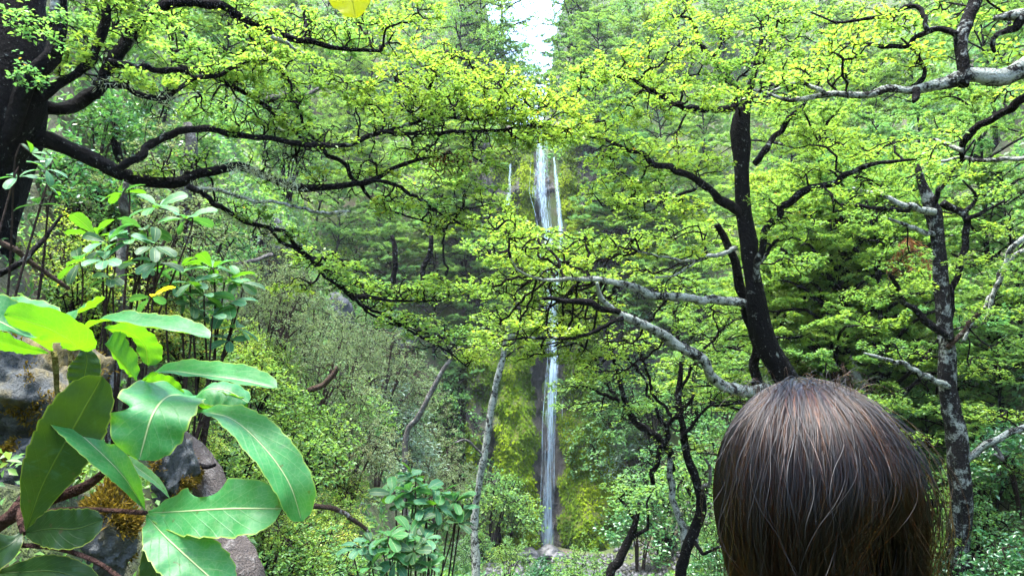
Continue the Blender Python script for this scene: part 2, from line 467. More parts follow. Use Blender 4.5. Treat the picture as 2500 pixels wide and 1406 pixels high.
class Plant:
    """collects twig edges and leaves of one plant, then builds two meshes"""
    def __init__(s, seed):
        s.rs = np.random.default_rng(seed)
        s.ea, s.eb, s.er, s.er2 = [], [], [], []
        s.lp, s.ld, s.ln, s.lL, s.lt = [], [], [], [], []
    def spray(s, roots, c, rx, ry, rz, n, tint=0.5, leaves=8, size=0.04, rtip=0.002, jump=2.4, tilt=0.35,
              root=None, edge=False, axes=None, layers=0, spread=1.0, tip_only=4):
        """grow twigs from the nearest root point through n points in an ellipsoid"""
        rs = s.rs; c = np.asarray(c, float)
        q = rs.normal(0, 1, (n, 3)); q = q / np.linalg.norm(q, axis=1, keepdims=True) * rs.random((n, 1)) ** 0.40
        if layers:
            q[:, 2] = np.round(q[:, 2] * layers) / layers + rs.normal(0, 0.07, n)
        dom = 1 - 0.35 * (q[:, 0] ** 2 + q[:, 1] ** 2)
        q[:, 2] = q[:, 2] - 0.6 * (1 - dom)
        q = q * np.array([rx, ry, rz])
        pts = c + (q if axes is None else q @ axes)
        if root is None:
            i = np.argmin(((roots - c) ** 2).sum(1) + rs.random(len(roots)) * 0.15 * rx * rx)
            root = roots[i]
        order = np.argsort(((pts - root) ** 2).sum(1)); pts = pts[order]
        N = [root]; par = [-1]; pl = [0.0]
        Na = np.zeros((n * 6 + 4, 3)); Na[0] = root; k = 1
        Pl = np.zeros(n * 6 + 4)
        step = jump * (rx * ry * max(rz, 0.25 * rx) / max(n, 1)) ** (1 / 3.0)
        for p in pts:
            dd = np.sqrt(((Na[:k] - p) ** 2).sum(1))
            j = int(np.argmin(dd + 0.25 * Pl[:k])); dist = dd[j]
            m = min(4, int(dist / step))
            a = Na[j].copy(); prev = j
            for t in range(1, m + 1):
                f = t / (m + 1)
                pos = a * (1 - f) + p * f + rs.normal(0, 0.08, 3) * step + np.array([0, 0, 0.10 * step * sin(pi * f)])
                if k >= len(Na) - 2: break
                Na[k] = pos; Pl[k] = Pl[prev] + np.linalg.norm(pos - Na[prev]); par.append(prev); prev = k; k += 1
            if k >= len(Na) - 2: break
            Na[k] = p; Pl[k] = Pl[prev] + np.linalg.norm(p - Na[prev]); par.append(prev); k += 1
        par = np.array(par); Na = Na[:k]
        desc = np.ones(k)
        for i in range(k - 1, 0, -1): desc[par[i]] += desc[i]
        ch = np.arange(1, k); pa = par[1:]
        s.ea.append(Na[pa]); s.eb.append(Na[ch])
        r1 = rtip * desc[ch] ** 0.42
        rp = np.where(pa == 0, r1 * 1.1, np.minimum(rtip * desc[pa] ** 0.42, r1 * 1.5))
        s.er.append(rp); s.er2.append(r1)
        sel = ch[desc[ch] <= tip_only]
        if leaves <= 0 or len(sel) == 0: return Na
        src = np.repeat(sel, leaves)
        f = rs.random((len(src), 1))
        A, Bp = Na[par[src]], Na[src]
        e = unit(Bp - A)
        ln = np.minimum(np.linalg.norm(Bp - A, axis=1, keepdims=True), size * 5)
        pos = Bp - e * f * ln + rs.normal(0, 1, (len(src), 3)) * size * 0.55 * spread * np.array([1, 1, 0.55])
        nrm = unit(np.array([[0, 0, 1.0]]) + rs.normal(0, tilt, (len(src), 3)))
        h = rs.normal(0, 1, (len(src), 3)); h[:, 2] *= 0.3
        d = e * 0.7 + unit(h) * 0.9
        d = d - nrm * (d * nrm).sum(1, keepdims=True)
        s.lp.append(pos); s.ld.append(d); s.ln.append(nrm)
        s.lL.append(size * rs.uniform(0.65, 1.25, len(src)))
        tt = tint + rs.normal(0, 0.085, len(src)) + rs.normal(0, 0.05)
        odd = rs.random(len(src)); tt = np.where(odd < 0.0015, 0.97, tt)
        s.lt.append(tt)
        return Na
    def twigs(s, mat, parent, name='twigs', rmin=0.0):
        a, b = np.vstack(s.ea), np.vstack(s.eb)
        V, F = twig_mesh(a, b, np.maximum(np.concatenate(s.er), rmin), np.maximum(np.concatenate(s.er2), rmin), s.rs)
        o = mesh_obj(name, V, F, mat, parent); o['kind'] = 'stuff'; return o
    def crown(s, mat, parent, name='crown', aspect=0.6, fold=0.2):
        p, d, n = np.vstack(s.lp), np.vstack(s.ld), np.vstack(s.ln)
        L = np.concatenate(s.lL); t = np.concatenate(s.lt)
        V, F = leaf_mesh(p, d, n, L, L * aspect, fold)
        o = mesh_obj(name, V, F, mat, parent, {'tint': np.repeat(np.clip(t, 0, 1), 4)}); o['kind'] = 'stuff'; return o
NLEAF = [0]

def limb_px(pts, d0, d1):
    """traced limb: (px, py, radius px) -> world path and radii, depth running from d0 to d1"""
    n = len(pts)
    ds = np.linspace(d0, d1, n)
    w_ = np.array([P(p[0], p[1], d) for p, d in zip(pts, ds)])
    r = np.array([p[2] * d / FPX for p, d in zip(pts, ds)])
    return w_, r

def build_limb(name, pts, rad, mat, parent, step=None, sides=9, rough=0.24, seed=0, kink=0.0):
    rad = np.asarray(rad, float)
    step = step or max(rad.mean() * 1.2, 0.012)
    p, r = smooth_path(pts, rad, step)
    if kink:
        rs = np.random.default_rng(seed + 91)
        s = np.cumsum(np.r_[0, np.linalg.norm(np.diff(p, axis=0), axis=1)])
        for ax in range(3):
            p[:, ax] += kink * r * fbm(s / (rad.mean() * 7 + 1e-4) + seed * 3.1, 0 * s + ax * 9.7, 0.0, seed, 2)
    V, Q, T = tube(p, r, sides, rough, seed)
    return mesh_obj(name, V, [Q, T], mat, parent, smooth=True), p

# ------------------------------------------------------------------ cliff, waterfall, pool
def cliff_xyz(u, v):
    """u across (m, from the fall line), v up from the pool (m)"""
    x = 1.75 + u
    n1 = fbm(u * 0.28, v * 0.16, 1.7, 21, 4)
    n2 = fbm(u * 0.9, v * 0.55, 5.2, 33, 4)
    y = 38.6 + 0.205 * v + 0.035 * u * u * 0.4 + 0.9 * n1 + 0.45 * n2 + 0.16 * fbm(u * 2.6, v * 1.8, 8.2, 35, 3)
    gut = np.exp(-((u - 0.2 - 0.03 * v) / 1.0) ** 2)
    y = y + 0.9 * gut - 0.5 * gut * n1
    ledge = sstep(0, 1, (fbm(u * 0.2, v * 0.35, 9.1, 44, 2) + 0.4)) * 0.5
    y = y - ledge * np.sin(v * 1.4) * 0.3
    return np.stack([x, y, POOL[2] - 0.4 + v], -1)
uu = np.linspace(-4.0, 5.2, 120); vv = np.linspace(-1, 22, 220)
U_, V_ = np.meshgrid(uu, vv)
XYZ = cliff_xyz(U_, V_)
mossf = 0.66 + 0.55 * fbm(U_ * 0.35, V_ * 0.14, 0.3, 60, 4) + 0.22 * fbm(U_ * 1.4, V_ * 0.9, 0.3, 61, 3)
gutm = np.exp(-((U_ + 0.05 - 0.01 * V_) / 0.62) ** 2)
up_ = sstep(10.5, 13.0, V_)
mossf = mossf - 0.55 * up_ * sstep(.6, 1.8, np.abs(U_ - .2)) - 0.5 * up_ * np.exp(-((U_ + .1) / .6) ** 2) + up_ * (0.9 * np.exp(-((U_ + .85) / .26) ** 2) + 1.0 * np.exp(-((U_ - 1.2) / .36) ** 2))
mossf = mossf - 0.75 * gutm + 0.25 * np.exp(-((np.abs(U_ - 0.2) - 1.9) / 0.8) ** 2)
dpth = 0.30 * np.clip(mossf, 0, 1.2)
XYZ[..., 1] -= dpth * (0.6 + 0.4 * fbm(U_ * 2.2, V_ * 1.6, 2.2, 71, 3))
ny_, nx_ = U_.shape
idx = np.arange(nx_ * ny_).reshape(ny_, nx_)
F = np.stack([idx[:-1, :-1], idx[:-1, 1:], idx[1:, 1:], idx[1:, :-1]], -1).reshape(-1, 4)
cliff = mesh_obj('mossy_cliff', XYZ.reshape(-1, 3), F, M_CLIFF, attrs={'moss': np.clip(mossf, 0, 1).ravel()}, smooth=True)
tag(cliff, 'dark wet rock wall hung with yellow green moss behind the waterfall', kind='structure')
# hanging moss fronds on the mossy parts of the cliff
rs = np.random.default_rng(5)
nM = 40000
ii = rs.integers(0, ny_ - 1, nM * 3); jj = rs.integers(0, nx_ - 1, nM * 3)
keep = (mossf[ii, jj] > 0.42 + 0.25 * rs.random(nM * 3)); ii, jj = ii[keep][:nM], jj[keep][:nM]
p = XYZ[ii, jj] * (1 - rs.random((len(ii), 1))) + 0
f1, f2 = rs.random((len(ii), 1)), rs.random((len(ii), 1))
p = XYZ[ii, jj] + (XYZ[ii, jj + 1] - XYZ[ii, jj]) * f1 + (XYZ[ii + 1, jj] - XYZ[ii, jj]) * f2
d = unit(np.stack([rs.normal(0, 0.35, len(p)), -0.55 + rs.normal(0, 0.25, len(p)), -0.75 + rs.normal(0, 0.35, len(p))], -1))
nr = unit(np.stack([rs.normal(0, 0.4, len(p)), -np.ones(len(p)) * 0.8, 0.6 + rs.normal(0, 0.3, len(p))], -1))
L = rs.uniform(0.08, 0.24, len(p))
tn = np.clip(0.5 + 0.28 * sstep(6.5, 8.5, p[:, 2]) + 0.42 * fbm(p[:, 0] * 1.1, p[:, 2] * 0.7, 0.7, 81, 3) + rs.normal(0, 0.09, len(p)), 0, 1)
V, F = leaf_mesh(p, d, nr, L, L * 0.5, 0.15)
o = mesh_obj('hanging_moss', V, F, M_MOSS, attrs={'tint': np.repeat(tn, 4)})
tag(o, 'yellow green moss hanging over the rock beside the waterfall', 'moss', kind='stuff')

def fall_sheet(path, name, label, seed, strands=26, back=0.0):
    """falling water: a curved sheet with streaks plus loose strands; path rows are px, py, half width px, depth"""
    pts = np.array([P(a, b, d) for a, b, _, d in path]); wd = np.array([h * d / FPX for _, _, h, d in path])
    c, r = smooth_path(pts, wd, 0.12)
    n = len(c); m = 13
    s = np.linspace(-1, 1, m)
    rs = np.random.default_rng(seed)
    wob = 1 + 0.18 * fbm(np.arange(n) * 0.06, 0 * np.arange(n), 0, seed, 3)
    V = c[:, None] + np.array([1, 0, 0])[None, None] * (s[None, :] * (r * wob)[:, None])[..., None]
    V[..., 1] += 0.05 * fbm(V[..., 0] * 6, V[..., 2] * 0.7, 0, seed + 4, 3) + 0.10 * s[None] ** 2
    dens = (0.55 - 0.50 * np.abs(s[None]) ** 1.5) * np.ones((n, 1)) + 0.16 * fbm(V[..., 0] * 7, V[..., 2] * 0.22, 0, seed, 3)
    i = np.arange(n * m).reshape(n, m)
    Fq = np.stack([i[:-1, :-1], i[:-1, 1:], i[1:, 1:], i[1:, :-1]], -1).reshape(-1, 4)
    Vs, Fs, D = [V.reshape(-1, 3)], [Fq], [dens.ravel()]
    off = n * m
    for k in range(strands):
        a, b = sorted(rs.integers(0, n, 2))
        if b - a < 8: continue
        q = c[a:b].copy(); x0 = rs.normal(0, 0.42)
        q[:, 0] += (x0 + 0.12 * fbm(np.arange(b - a) * 0.05, 0 * np.arange(b - a), k, seed + k, 2)) * r[a:b]
        q[:, 1] -= 0.05 + 0.12 * rs.random()
        rr = 0.004 + 0.018 * rs.random() * np.sin(np.linspace(0.1, pi - 0.1, b - a))
        e = np.stack([rr, 0 * rr, 0 * rr], -1)
        vv_ = np.stack([q - e, q + e], 1).reshape(-1, 3)
        j = np.arange(b - a - 1)[:, None] * 2 + off
        Fs.append(np.concatenate([j, j + 1, j + 3, j + 2], 1)); Vs.append(vv_); D.append(np.full(len(vv_), 0.5)); off += len(vv_)
    o = mesh_obj(name, np.vstack(Vs), Fs, M_FALL, attrs={'dens': np.concatenate(D)}, smooth=True)
    tag(o, label, 'waterfall', kind='structure')
    return o
YF = lambda py: 38.4 + 0.19 * (1345 - py) / 1345 * 22 - 0.15
fall_sheet([(1322, 300, 16, 44.2), (1322, 380, 24, 43.4), (1324, 470, 26, 42.4), (1334, 560, 20, 41.6), (1347, 700, 19, 40.4), (1352, 860, 14, 39.3),
            (1348, 930, 16, 38.8), (1343, 1040, 19, 38.3), (1339, 1150, 21, 37.9), (1338, 1250, 20, 37.6), (1338, 1346, 26, 37.4)], 'waterfall',
           'tall thin white waterfall dropping down the mossy cliff to the pool', 3, 26)
fall_sheet([(1352, 385, 5, 43.2), (1360, 450, 7, 42.4), (1366, 530, 8, 41.6), (1368, 600, 9, 40.9), (1360, 720, 8, 40.2)], 'side_trickle',
           'narrow white strand of water beside the upper part of the fall', 9, 14)
fall_sheet([(1246, 400, 5, 42.6), (1244, 450, 6, 42.0), (1243, 500, 9, 41.4)], 'side_trickle',
           'small broken trickle down the rock at the far side of the yellow moss', 12, 8)

# pool and stream
th = np.linspace(0, 2 * pi, 40, endpoint=False)
pr = 2.3 * (1 + 0.18 * fbm(np.cos(th) * 1.3, np.sin(th) * 1.3, 0, 3, 2))
pv = np.stack([1.6 + pr * 1.1 * np.cos(th), 36.6 + pr * 0.8 * np.sin(th), np.full(40, POOL[2] + 0.06)], -1)
pc = np.vstack([pv, [[1.6, 36.6, POOL[2] + 0.06]]])
o = mesh_obj('pool_water', pc, np.stack([np.arange(40), (np.arange(40) + 1) % 40, np.full(40, 40)], -1), M_POOL)
tag(o, 'shallow dark pool at the foot of the waterfall', kind='structure')
def ico(sub):
    import bmesh
    bm = bmesh.new(); bmesh.ops.create_icosphere(bm, subdivisions=sub, radius=1)
    V = np.array([v.co[:] for v in bm.verts]); F = np.array([[v.index for v in f.verts] for f in bm.faces]); bm.free()
    return V, F
ICO3, ICO4, ICO2 = ico(4), ico(5), ico(3)
def rock_obj(name, loc, size, mat, seed, amp=0.35, facet=0.0, src=None, parent=None, smooth=True):
    V, F = src or ICO3
    V = V.copy()
    rs = np.random.default_rng(seed)
    if facet:
        for _ in range(9):                       # flat cleavage faces
            n = unit(rs.normal(0, 1, 3)); c = rs.uniform(0.55, 0.85)
            h = V @ n; V = V - np.outer(np.maximum(h - c, 0) * facet, n)
    r = 1 + amp * fbm(V[:, 0] * 1.3 + seed, V[:, 1] * 1.3, V[:, 2] * 1.3, seed, 2) * 0.5 + amp * 0.34 * fbm(V[:, 0] * 4, V[:, 1] * 4, V[:, 2] * 4 + seed, seed, 4)
    if not smooth: r = r + .05 * fbm(V[:, 0] * 13, V[:, 1] * 13, V[:, 2] * 13, seed + 3, 3)
    V = V * r[:, None] * np.array(size) + np.array(loc)
    return mesh_obj(name, V, F, mat, parent, smooth=smooth)
for k, (px, py, d, s, lab) in enumerate([
        (1292, 1368, 33.5, (0.75, 0.6, 0.5), 'grey boulder nearest the near edge of the pool, tilted'),
        (1336, 1356, 34.5, (0.72, 0.6, 0.48), 'flat topped grey boulder under the foot of the falling water'),
        (1283, 1350, 35.4, (0.6, 0.5, 0.3), 'low wet slab of rock behind the two pool boulders'),
        (1362, 1362, 34.0, (0.42, 0.4, 0.3), 'small square grey boulder at the end of the boulder pair')]):
    o = rock_obj('boulder', P(px, py, d), s, M_BOULDER, 20 + k, 0.3, 0.95, ICO3)
    tag(o, lab, 'boulder', 'boulders around the pool')
n = 1500
rs = np.random.default_rng(9)
gp = np.stack([rs.uniform(-1.0, 8.5, n), rs.uniform(27, 37.5, n)], -1)
gz = ground(gp[:, 0], gp[:, 1])
Vp, Fp = ico(1)
S = rs.uniform(0.05, 0.17, (n, 1, 1)) * rs.uniform(0.6, 1.2, (n, 1, 3))
V = (Vp[None] * S + np.concatenate([gp, gz[:, None]], 1)[:, None]).reshape(-1, 3)
F = (np.arange(n)[:, None, None] * len(Vp) + Fp[None]).reshape(-1, 3)
tag(mesh_obj('stream_gravel', V, F, M_BOULDER), 'loose grey stones of the stream bed below the pool', 'gravel', kind='stuff')

# ------------------------------------------------------------------ near trees traced from the view
def drop_to_ground(pts, extra=0.4):
    """continue a trunk path (top first, foot last) straight down into the soil"""
    p = pts[-1]; g = float(ground(p[0], p[1])) - extra
    if p[2] > g + 0.3: return np.vstack([pts, [[p[0] + 0.12 * (p[2] - g) * 0.2, p[1], g]]])
    return pts

def traced_tree(name, label, cat, limbs, sprays, seed, leaf, twigmat, leafmat, size, rtip, group=None, base_limb=0, auto=None, aspect=0.62, dj=0.7, kink=1.0, bare=None):
    """limbs: (part, [(px,py,r)...], d0, d1, material); first one is the trunk with its foot last"""
    pl = Plant(seed)
    built = []; roots = []
    for k, (part, pts, d0, d1, mat) in enumerate(limbs):
        wp, r = limb_px(pts, d0, d1)
        if part == 'trunk' and k == 0:
            w2 = drop_to_ground(wp)
            if len(w2) > len(wp): r = np.r_[r, r[-1] * 1.25]
            wp = w2
        built.append((part, wp, r, mat))
    foot = built[base_limb][1][-1]
    root = thing(name, label, cat, foot, group)
    for k, (part, wp, r, mat) in enumerate(built):
        o, path = build_limb(part, wp, r, mat, root, sides=10 if r.max() > 0.04 else 7, seed=seed * 7 + k, kink=(1.0 if part != 'trunk' else 0.3) * kink)
        roots.append(path[len(path) // 6 if part != 'trunk' else 0:])
    R = np.vstack(roots)
    for (li, t0, t1, m, rx, ry, n) in (bare or []):               # leafless twig fans along a limb
        path = smooth_path(built[li][1], built[li][2], 0.03)[0]
        for t in np.linspace(t0, t1, m):
            c = path[int(t * (len(path) - 1))]; s = ((c - CAM) @ FW) / FPX
            off = np.array([pl.rs.normal(0, rx * .4), pl.rs.normal(0, rx * .5), pl.rs.choice([-.6, 1, 1]) * ry * pl.rs.uniform(.5, 1.1)]) * s
            pl.spray(path, c + off, rx * s, rx * s * .8, ry * s, n, .55, 1, size, rtip * 1.15)
    for sp in sprays:
        px, py, rx, ry, d, n, tint = sp[:7]
        lv = sp[7] if len(sp) > 7 else leaf
        d = d + pl.rs.normal(0, dj * 0.4)
        s = d / FPX
        pl.spray(R, P(px, py, d), rx * s * 1.15, rx * s * 0.95, ry * s * 1.1, int(n * 1.45), tint, lv, size, rtip)
    for (li, t0, t1, m, rx, ry, up, n, tint) in (auto or []):      # sprays set along a limb
        path = smooth_path(built[li][1], built[li][2], 0.03)[0]
        lv = leaf
        for t in np.linspace(t0, t1, m):
            c = path[int(t * (len(path) - 1))]
            dd = (c - CAM) @ FW; s = dd / FPX
            off = np.array([pl.rs.normal(0, rx * 0.3), pl.rs.normal(0, rx * 0.5), up + abs(pl.rs.normal(0, ry * 0.6))]) * s
            pl.spray(path, c + off, rx * s, rx * s * 0.8, ry * s, n, tint + pl.rs.normal(0, 0.05), leaf, size, rtip)
    if pl.ea: pl.twigs(twigmat, root)
    if pl.lp: pl.crown(leafmat, root, 'foliage', aspect)
    return root, pl, R

D, MID, LIC, PALE, BRN = M_BARK_DARK, M_BARK_MID, M_BARK_LICHEN, M_BARK_PALE, M_BARK_BROWN
# --- big dark beech whose trunk fills the upper corner
left_limbs = [
    ('trunk', [(75, -420, 60), (60, -150, 75), (45, 0, 82), (38, 130, 88), (15, 260, 98), (-30, 380, 105), (-70, 520, 105), (-100, 700, 110)], 5.0, 4.8, D),
    ('stem', [(210, -160, 20), (150, 30, 22), (115, 170, 24), (70, 280, 26), (0, 380, 28)], 4.75, 4.7, MID),
    ('limb', [(20, 345, 30), (90, 275, 26), (150, 258, 22), (210, 238, 22), (275, 165, 22), (322, 100, 20), (362, 50, 19), (420, 20, 17), (500, 15, 15), (560, 30, 14), (620, 60, 13), (700, 90, 12), (760, 100, 9), (830, 118, 7), (930, 127, 5)], 4.9, 5.8, D),
    ('limb', [(90, 270, 16), (165, 180, 14), (232, 150, 16), (240, 110, 14), (255, 60, 15), (272, 0, 15), (285, -90, 14)], 4.8, 4.9, D),
    ('limb', [(268, 150, 12), (330, 160, 11), (400, 175, 10), (500, 178, 9), (560, 200, 8), (620, 240, 8), (680, 290, 8), (740, 335, 7), (790, 372, 7), (840, 405, 7), (870, 440, 7), (900, 480, 5), (940, 512, 4), (1000, 530, 3), (1090, 560, 2)], 5.0, 6.0, D),
    ('limb', [(235, 205, 12), (300, 208, 10), (340, 228, 10), (400, 240, 9), (430, 226, 8), (480, 195, 8), (540, 180, 7), (600, 150, 7), (645, 142, 6)], 4.85, 5.1, MID),
    ('limb', [(-20, 330, 34), (60, 345, 32), (120, 352, 28), (180, 370, 24), (250, 405, 22), (320, 430, 20), (380, 440, 18), (430, 435, 17), (480, 420, 16), (560, 412, 14), (640, 420, 13), (690, 440, 12), (730, 458, 13), (780, 458, 10), (880, 445, 9), (950, 415, 7), (1040, 385, 5), (1090, 376, 3)], 4.8, 5.9, D),
    ('limb', [(890, 442, 6), (960, 450, 6), (1010, 480, 6), (1060, 510, 5), (1130, 545, 4), (1210, 562, 2)], 5.6, 6.1, MID),
    ('limb', [(305, 418, 14), (340, 385, 13), (370, 360, 13), (430, 322, 12), (490, 318, 11), (560, 328, 10), (640, 338, 9), (720, 350, 9), (780, 358, 9), (840, 358, 9), (900, 335, 8), (960, 318, 8), (1020, 295, 8), (1060, 278, 8), (1100, 285, 5), (1160, 292, 4), (1250, 275, 2)], 4.95, 5.9, MID),
    ('limb', [(950, 322, 6), (1010, 326, 6), (1080, 325, 6), (1180, 320, 5), (1240, 315, 4), (1310, 303, 2)], 5.5, 6.0, D),
    ('limb', [(465, 452, 10), (500, 478, 9), (530, 500, 9), (565, 522, 8), (600, 545, 7), (640, 552, 7), (680, 562, 7), (730, 605, 7), (780, 645, 8), (820, 690, 9), (860, 718, 9), (920, 727, 6), (980, 735, 4), (1070, 735, 2)], 5.0, 6.1, MID),
    ('limb', [(658, 556, 5), (690, 590, 6), (740, 615, 6), (790, 670, 6), (850, 715, 6), (880, 742, 5), (950, 775, 5), (1010, 810, 4), (1080, 850, 3), (1140, 895, 2)], 5.4, 6.2, D),
    ('limb', [(855, 718, 5), (890, 755, 4), (940, 785, 4), (1000, 800, 3), (1060, 820, 2)], 5.7, 6.2, D),
    ('limb', [(470, 456, 6), (520, 460, 6), (560, 470, 6), (620, 490, 6), (680, 495, 5), (740, 510, 5), (800, 520, 5), (855, 515, 4)], 5.05, 5.5, LIC),
    ('limb', [(600, 60, 5), (640, 128, 5), (690, 180, 5), (720, 232, 5), (735, 290, 4), (760, 335, 3), (790, 358, 2)], 5.4, 5.6, D),
    ('limb', [(430, 45, 5), (455, 90, 5), (490, 125, 4), (520, 150, 3), (535, 180, 3)], 5.2, 5.3, MID),
    ('limb', [(640, 245, 10), (680, 232, 11), (720, 226, 10), (760, 228, 8), (800, 205, 4)], 6.6, 6.8, PALE),
    ('limb', [(660, 85, 8), (700, 110, 7), (735, 128, 6), (750, 130, 4)], 5.3, 5.5, LIC),
]
for a in ([(1062, 277, 4), (1068, 240, 3.5), (1052, 205, 3), (1005, 165, 2)], [(1040, 287, 4), (1012, 235, 3), (985, 205, 2.5), (960, 185, 2)],
          [(1068, 262, 4), (1072, 230, 3), (1058, 200, 3), (1075, 150, 2)], [(1110, 287, 3), (1112, 255, 2.5), (1128, 232, 2)], [(1140, 290, 3), (1138, 265, 2.5), (1125, 230, 2)],
          [(1200, 284, 3), (1215, 250, 2.5), (1232, 215, 2)], [(925, 328, 4), (940, 290, 3), (905, 240, 2.5), (885, 200, 2)], [(870, 345, 3), (878, 300, 2.5), (868, 265, 2)],
          [(1020, 296, 3), (990, 260, 2.5), (968, 225, 2)], [(1080, 325, 3), (1060, 350, 3), (1040, 372, 2)]):
    left_limbs.append(('branchlet', a, 5.75, 5.85, D))
B1, B2, B3 = 0.65, 0.52, 0.60
left_sprays = [(a, b, rx, ry, d, n, t) for a, b, rx, ry, d, n, t in [
    (950, 205, 90, 45, 5.9, 44, B1), (1040, 165, 95, 45, 5.9, 48, B1), (1130, 185, 95, 45, 6, 48, B1 + .03), (1220, 205, 95, 45, 6, 48, B1 + .04), (1310, 235, 90, 48, 6.1, 46, B1 + .05),
    (1385, 285, 55, 45, 6.1, 30, B1 + .06), (1000, 250, 90, 40, 5.9, 40, B1 - .04), (1100, 240, 90, 40, 5.9, 44, B1 - .04), (1200, 262, 90, 40, 6, 44, B1), (1300, 300, 80, 35, 6, 36, B1 + .03),
    (1372, 335, 50, 28, 6.1, 30, B1 + .06), (1320, 335, 60, 24, 6.1, 34, B1 + .05), (1255, 338, 70, 24, 6.1, 36, B1 + .02), (1405, 318, 40, 26, 6.1, 24, B1 + .06), (895, 250, 60, 40, 5.8, 26, B2), (1085, 130, 60, 28, 6, 24, B1),
    (1050, 425, 90, 36, 6, 34, B2), (1150, 470, 90, 40, 6.1, 38, B3), (1225, 530, 80, 36, 6.1, 34, B3 + .04), (1100, 545, 80, 28, 6.1, 28, B3), (1150, 400, 80, 38, 6, 34, B3), (960, 500, 70, 28, 6, 24, B3), (1010, 375, 70, 28, 5.9, 24, B2),
    (640, 60, 80, 38, 5.6, 30, B2), (740, 55, 80, 38, 5.7, 32, B2), (840, 80, 75, 38, 5.8, 30, B2 + .04), (700, 155, 90, 42, 5.6, 32, B2 + .05), (820, 190, 70, 38, 5.8, 28, B3), (560, 115, 80, 38, 5.4, 28, B2),
    (450, 110, 70, 45, 5.3, 26, B2), (380, 50, 60, 30, 5.2, 20, B2), (545, 270, 80, 38, 5.5, 26, B2), (620, 180, 70, 38, 5.5, 26, B2 + .04), (470, 258, 60, 30, 5.4, 20, B2), (900, 40, 60, 38, 5.9, 26, B2 + .06), (970, 95, 70, 38, 5.9, 30, B3), (1010, 35, 70, 38, 6, 30, B3),
    (880, 690, 80, 30, 6, 28, B2), (955, 712, 80, 30, 6.1, 30, B2), (1035, 712, 85, 28, 6.2, 30, B2), (1000, 790, 90, 30, 6.2, 32, B3), (1100, 815, 80, 30, 6.2, 28, B3), (1150, 870, 50, 24, 6.2, 18, B3), (745, 622, 60, 26, 5.8, 20, B3), (720, 700, 60, 32, 5.9, 22, B1), (820, 645, 60, 28, 5.9, 20, B2), (1110, 690, 80, 26, 6.1, 26, B2),
    (645, 445, 60, 24, 5.5, 18, B2 - .1), (560, 500, 50, 24, 5.4, 16, B2 - .1), (250, 60, 70, 50, 5.1, 16, B2 - .1), (90, 60, 80, 60, 4.5, 22, .35), (60, 170, 60, 45, 4.4, 14, .3)]]
left_tree, plL, RL = traced_tree('beech_tree', 'large black barked beech with sprawling dark limbs and lichen, trunk filling the upper corner', 'tree', [(a, [(x, y, r * (.75 if a == 'limb' else .85)) for x, y, r in b], c, d, e) for a, b, c, d, e in left_limbs], left_sprays, 3, 15, M_TWIG, M_LEAF_YEL, 0.029, 0.0021,
    bare=[(2, .25, .98, 9, 70, 40, 26), (3, .4, .95, 3, 50, 40, 16), (4, .15, .98, 10, 60, 45, 24), (5, .3, .95, 4, 45, 40, 16), (6, .3, .98, 10, 60, 40, 22), (8, .25, .98, 12, 60, 50, 26), (9, .2, .98, 5, 60, 40, 24), (10, .2, .98, 8, 55, 40, 22), (11, .2, .98, 6, 50, 35, 20), (14, .2, .95, 5, 50, 35, 18)],
    auto=[(k, .25, .95, 6, 55, 28, 4, 16, .56) for k in (2, 3, 4, 5, 8, 9, 10, 11, 14)] + [(6, .3, .95, 6, 50, 24, 6, 14, .56)])
dead = Plant(71)
for a, b in ((1105, 380), (1130, 400), (1085, 395)):
    dead.spray(RL, P(a, b, 5.9), .13, .1, .09, 46, .99, 3, .022, .0016)
dead.twigs(M_TWIG, left_tree, 'dead_twigs'); o = dead.crown(leaf_mat('withered leaf', [(0, (.06, .028, .012)), (1, (.13, .06, .022))], .3, .7, .2), left_tree, 'withered_foliage')
# tufts of pale hanging lichen along two limbs
lich = []
rs = np.random.default_rng(77)
for pts, d0, d1 in ((left_limbs[5][1], 4.85, 5.1), (left_limbs[13][1], 5.05, 5.5), (left_limbs[6][1][9:13], 5.3, 5.5), (left_limbs[10][1][2:7], 5.2, 5.6)):
    wp, r = limb_px(pts, d0, d1); pth, rr = smooth_path(wp, r, 0.01)
    k = rs.integers(0, len(pth), 420)
    dense = fbm(k * 0.05, 0 * k, 1.0, 5, 2) > -0.15
    k = k[dense]
    lich.append(np.concatenate([pth[k] + rs.normal(0, 1, (len(k), 3)) * rr[k][:, None] * 0.8, rr[k][:, None]], 1))
lich = np.vstack(lich); nl = len(lich)
V, F = leaf_mesh(lich[:, :3], unit(rs.normal(0, 0.6, (nl, 3)) + np.array([0, 0, -0.35])), unit(rs.normal(0, 1, (nl, 3))), rs.uniform(0.02, 0.065, nl), np.full(nl, 0.006), 0.3)
o = mesh_obj('lichen', V, F, M_LICHEN, left_tree, {'tint': np.repeat(rs.random(nl), 4)}); o['kind'] = 'stuff'

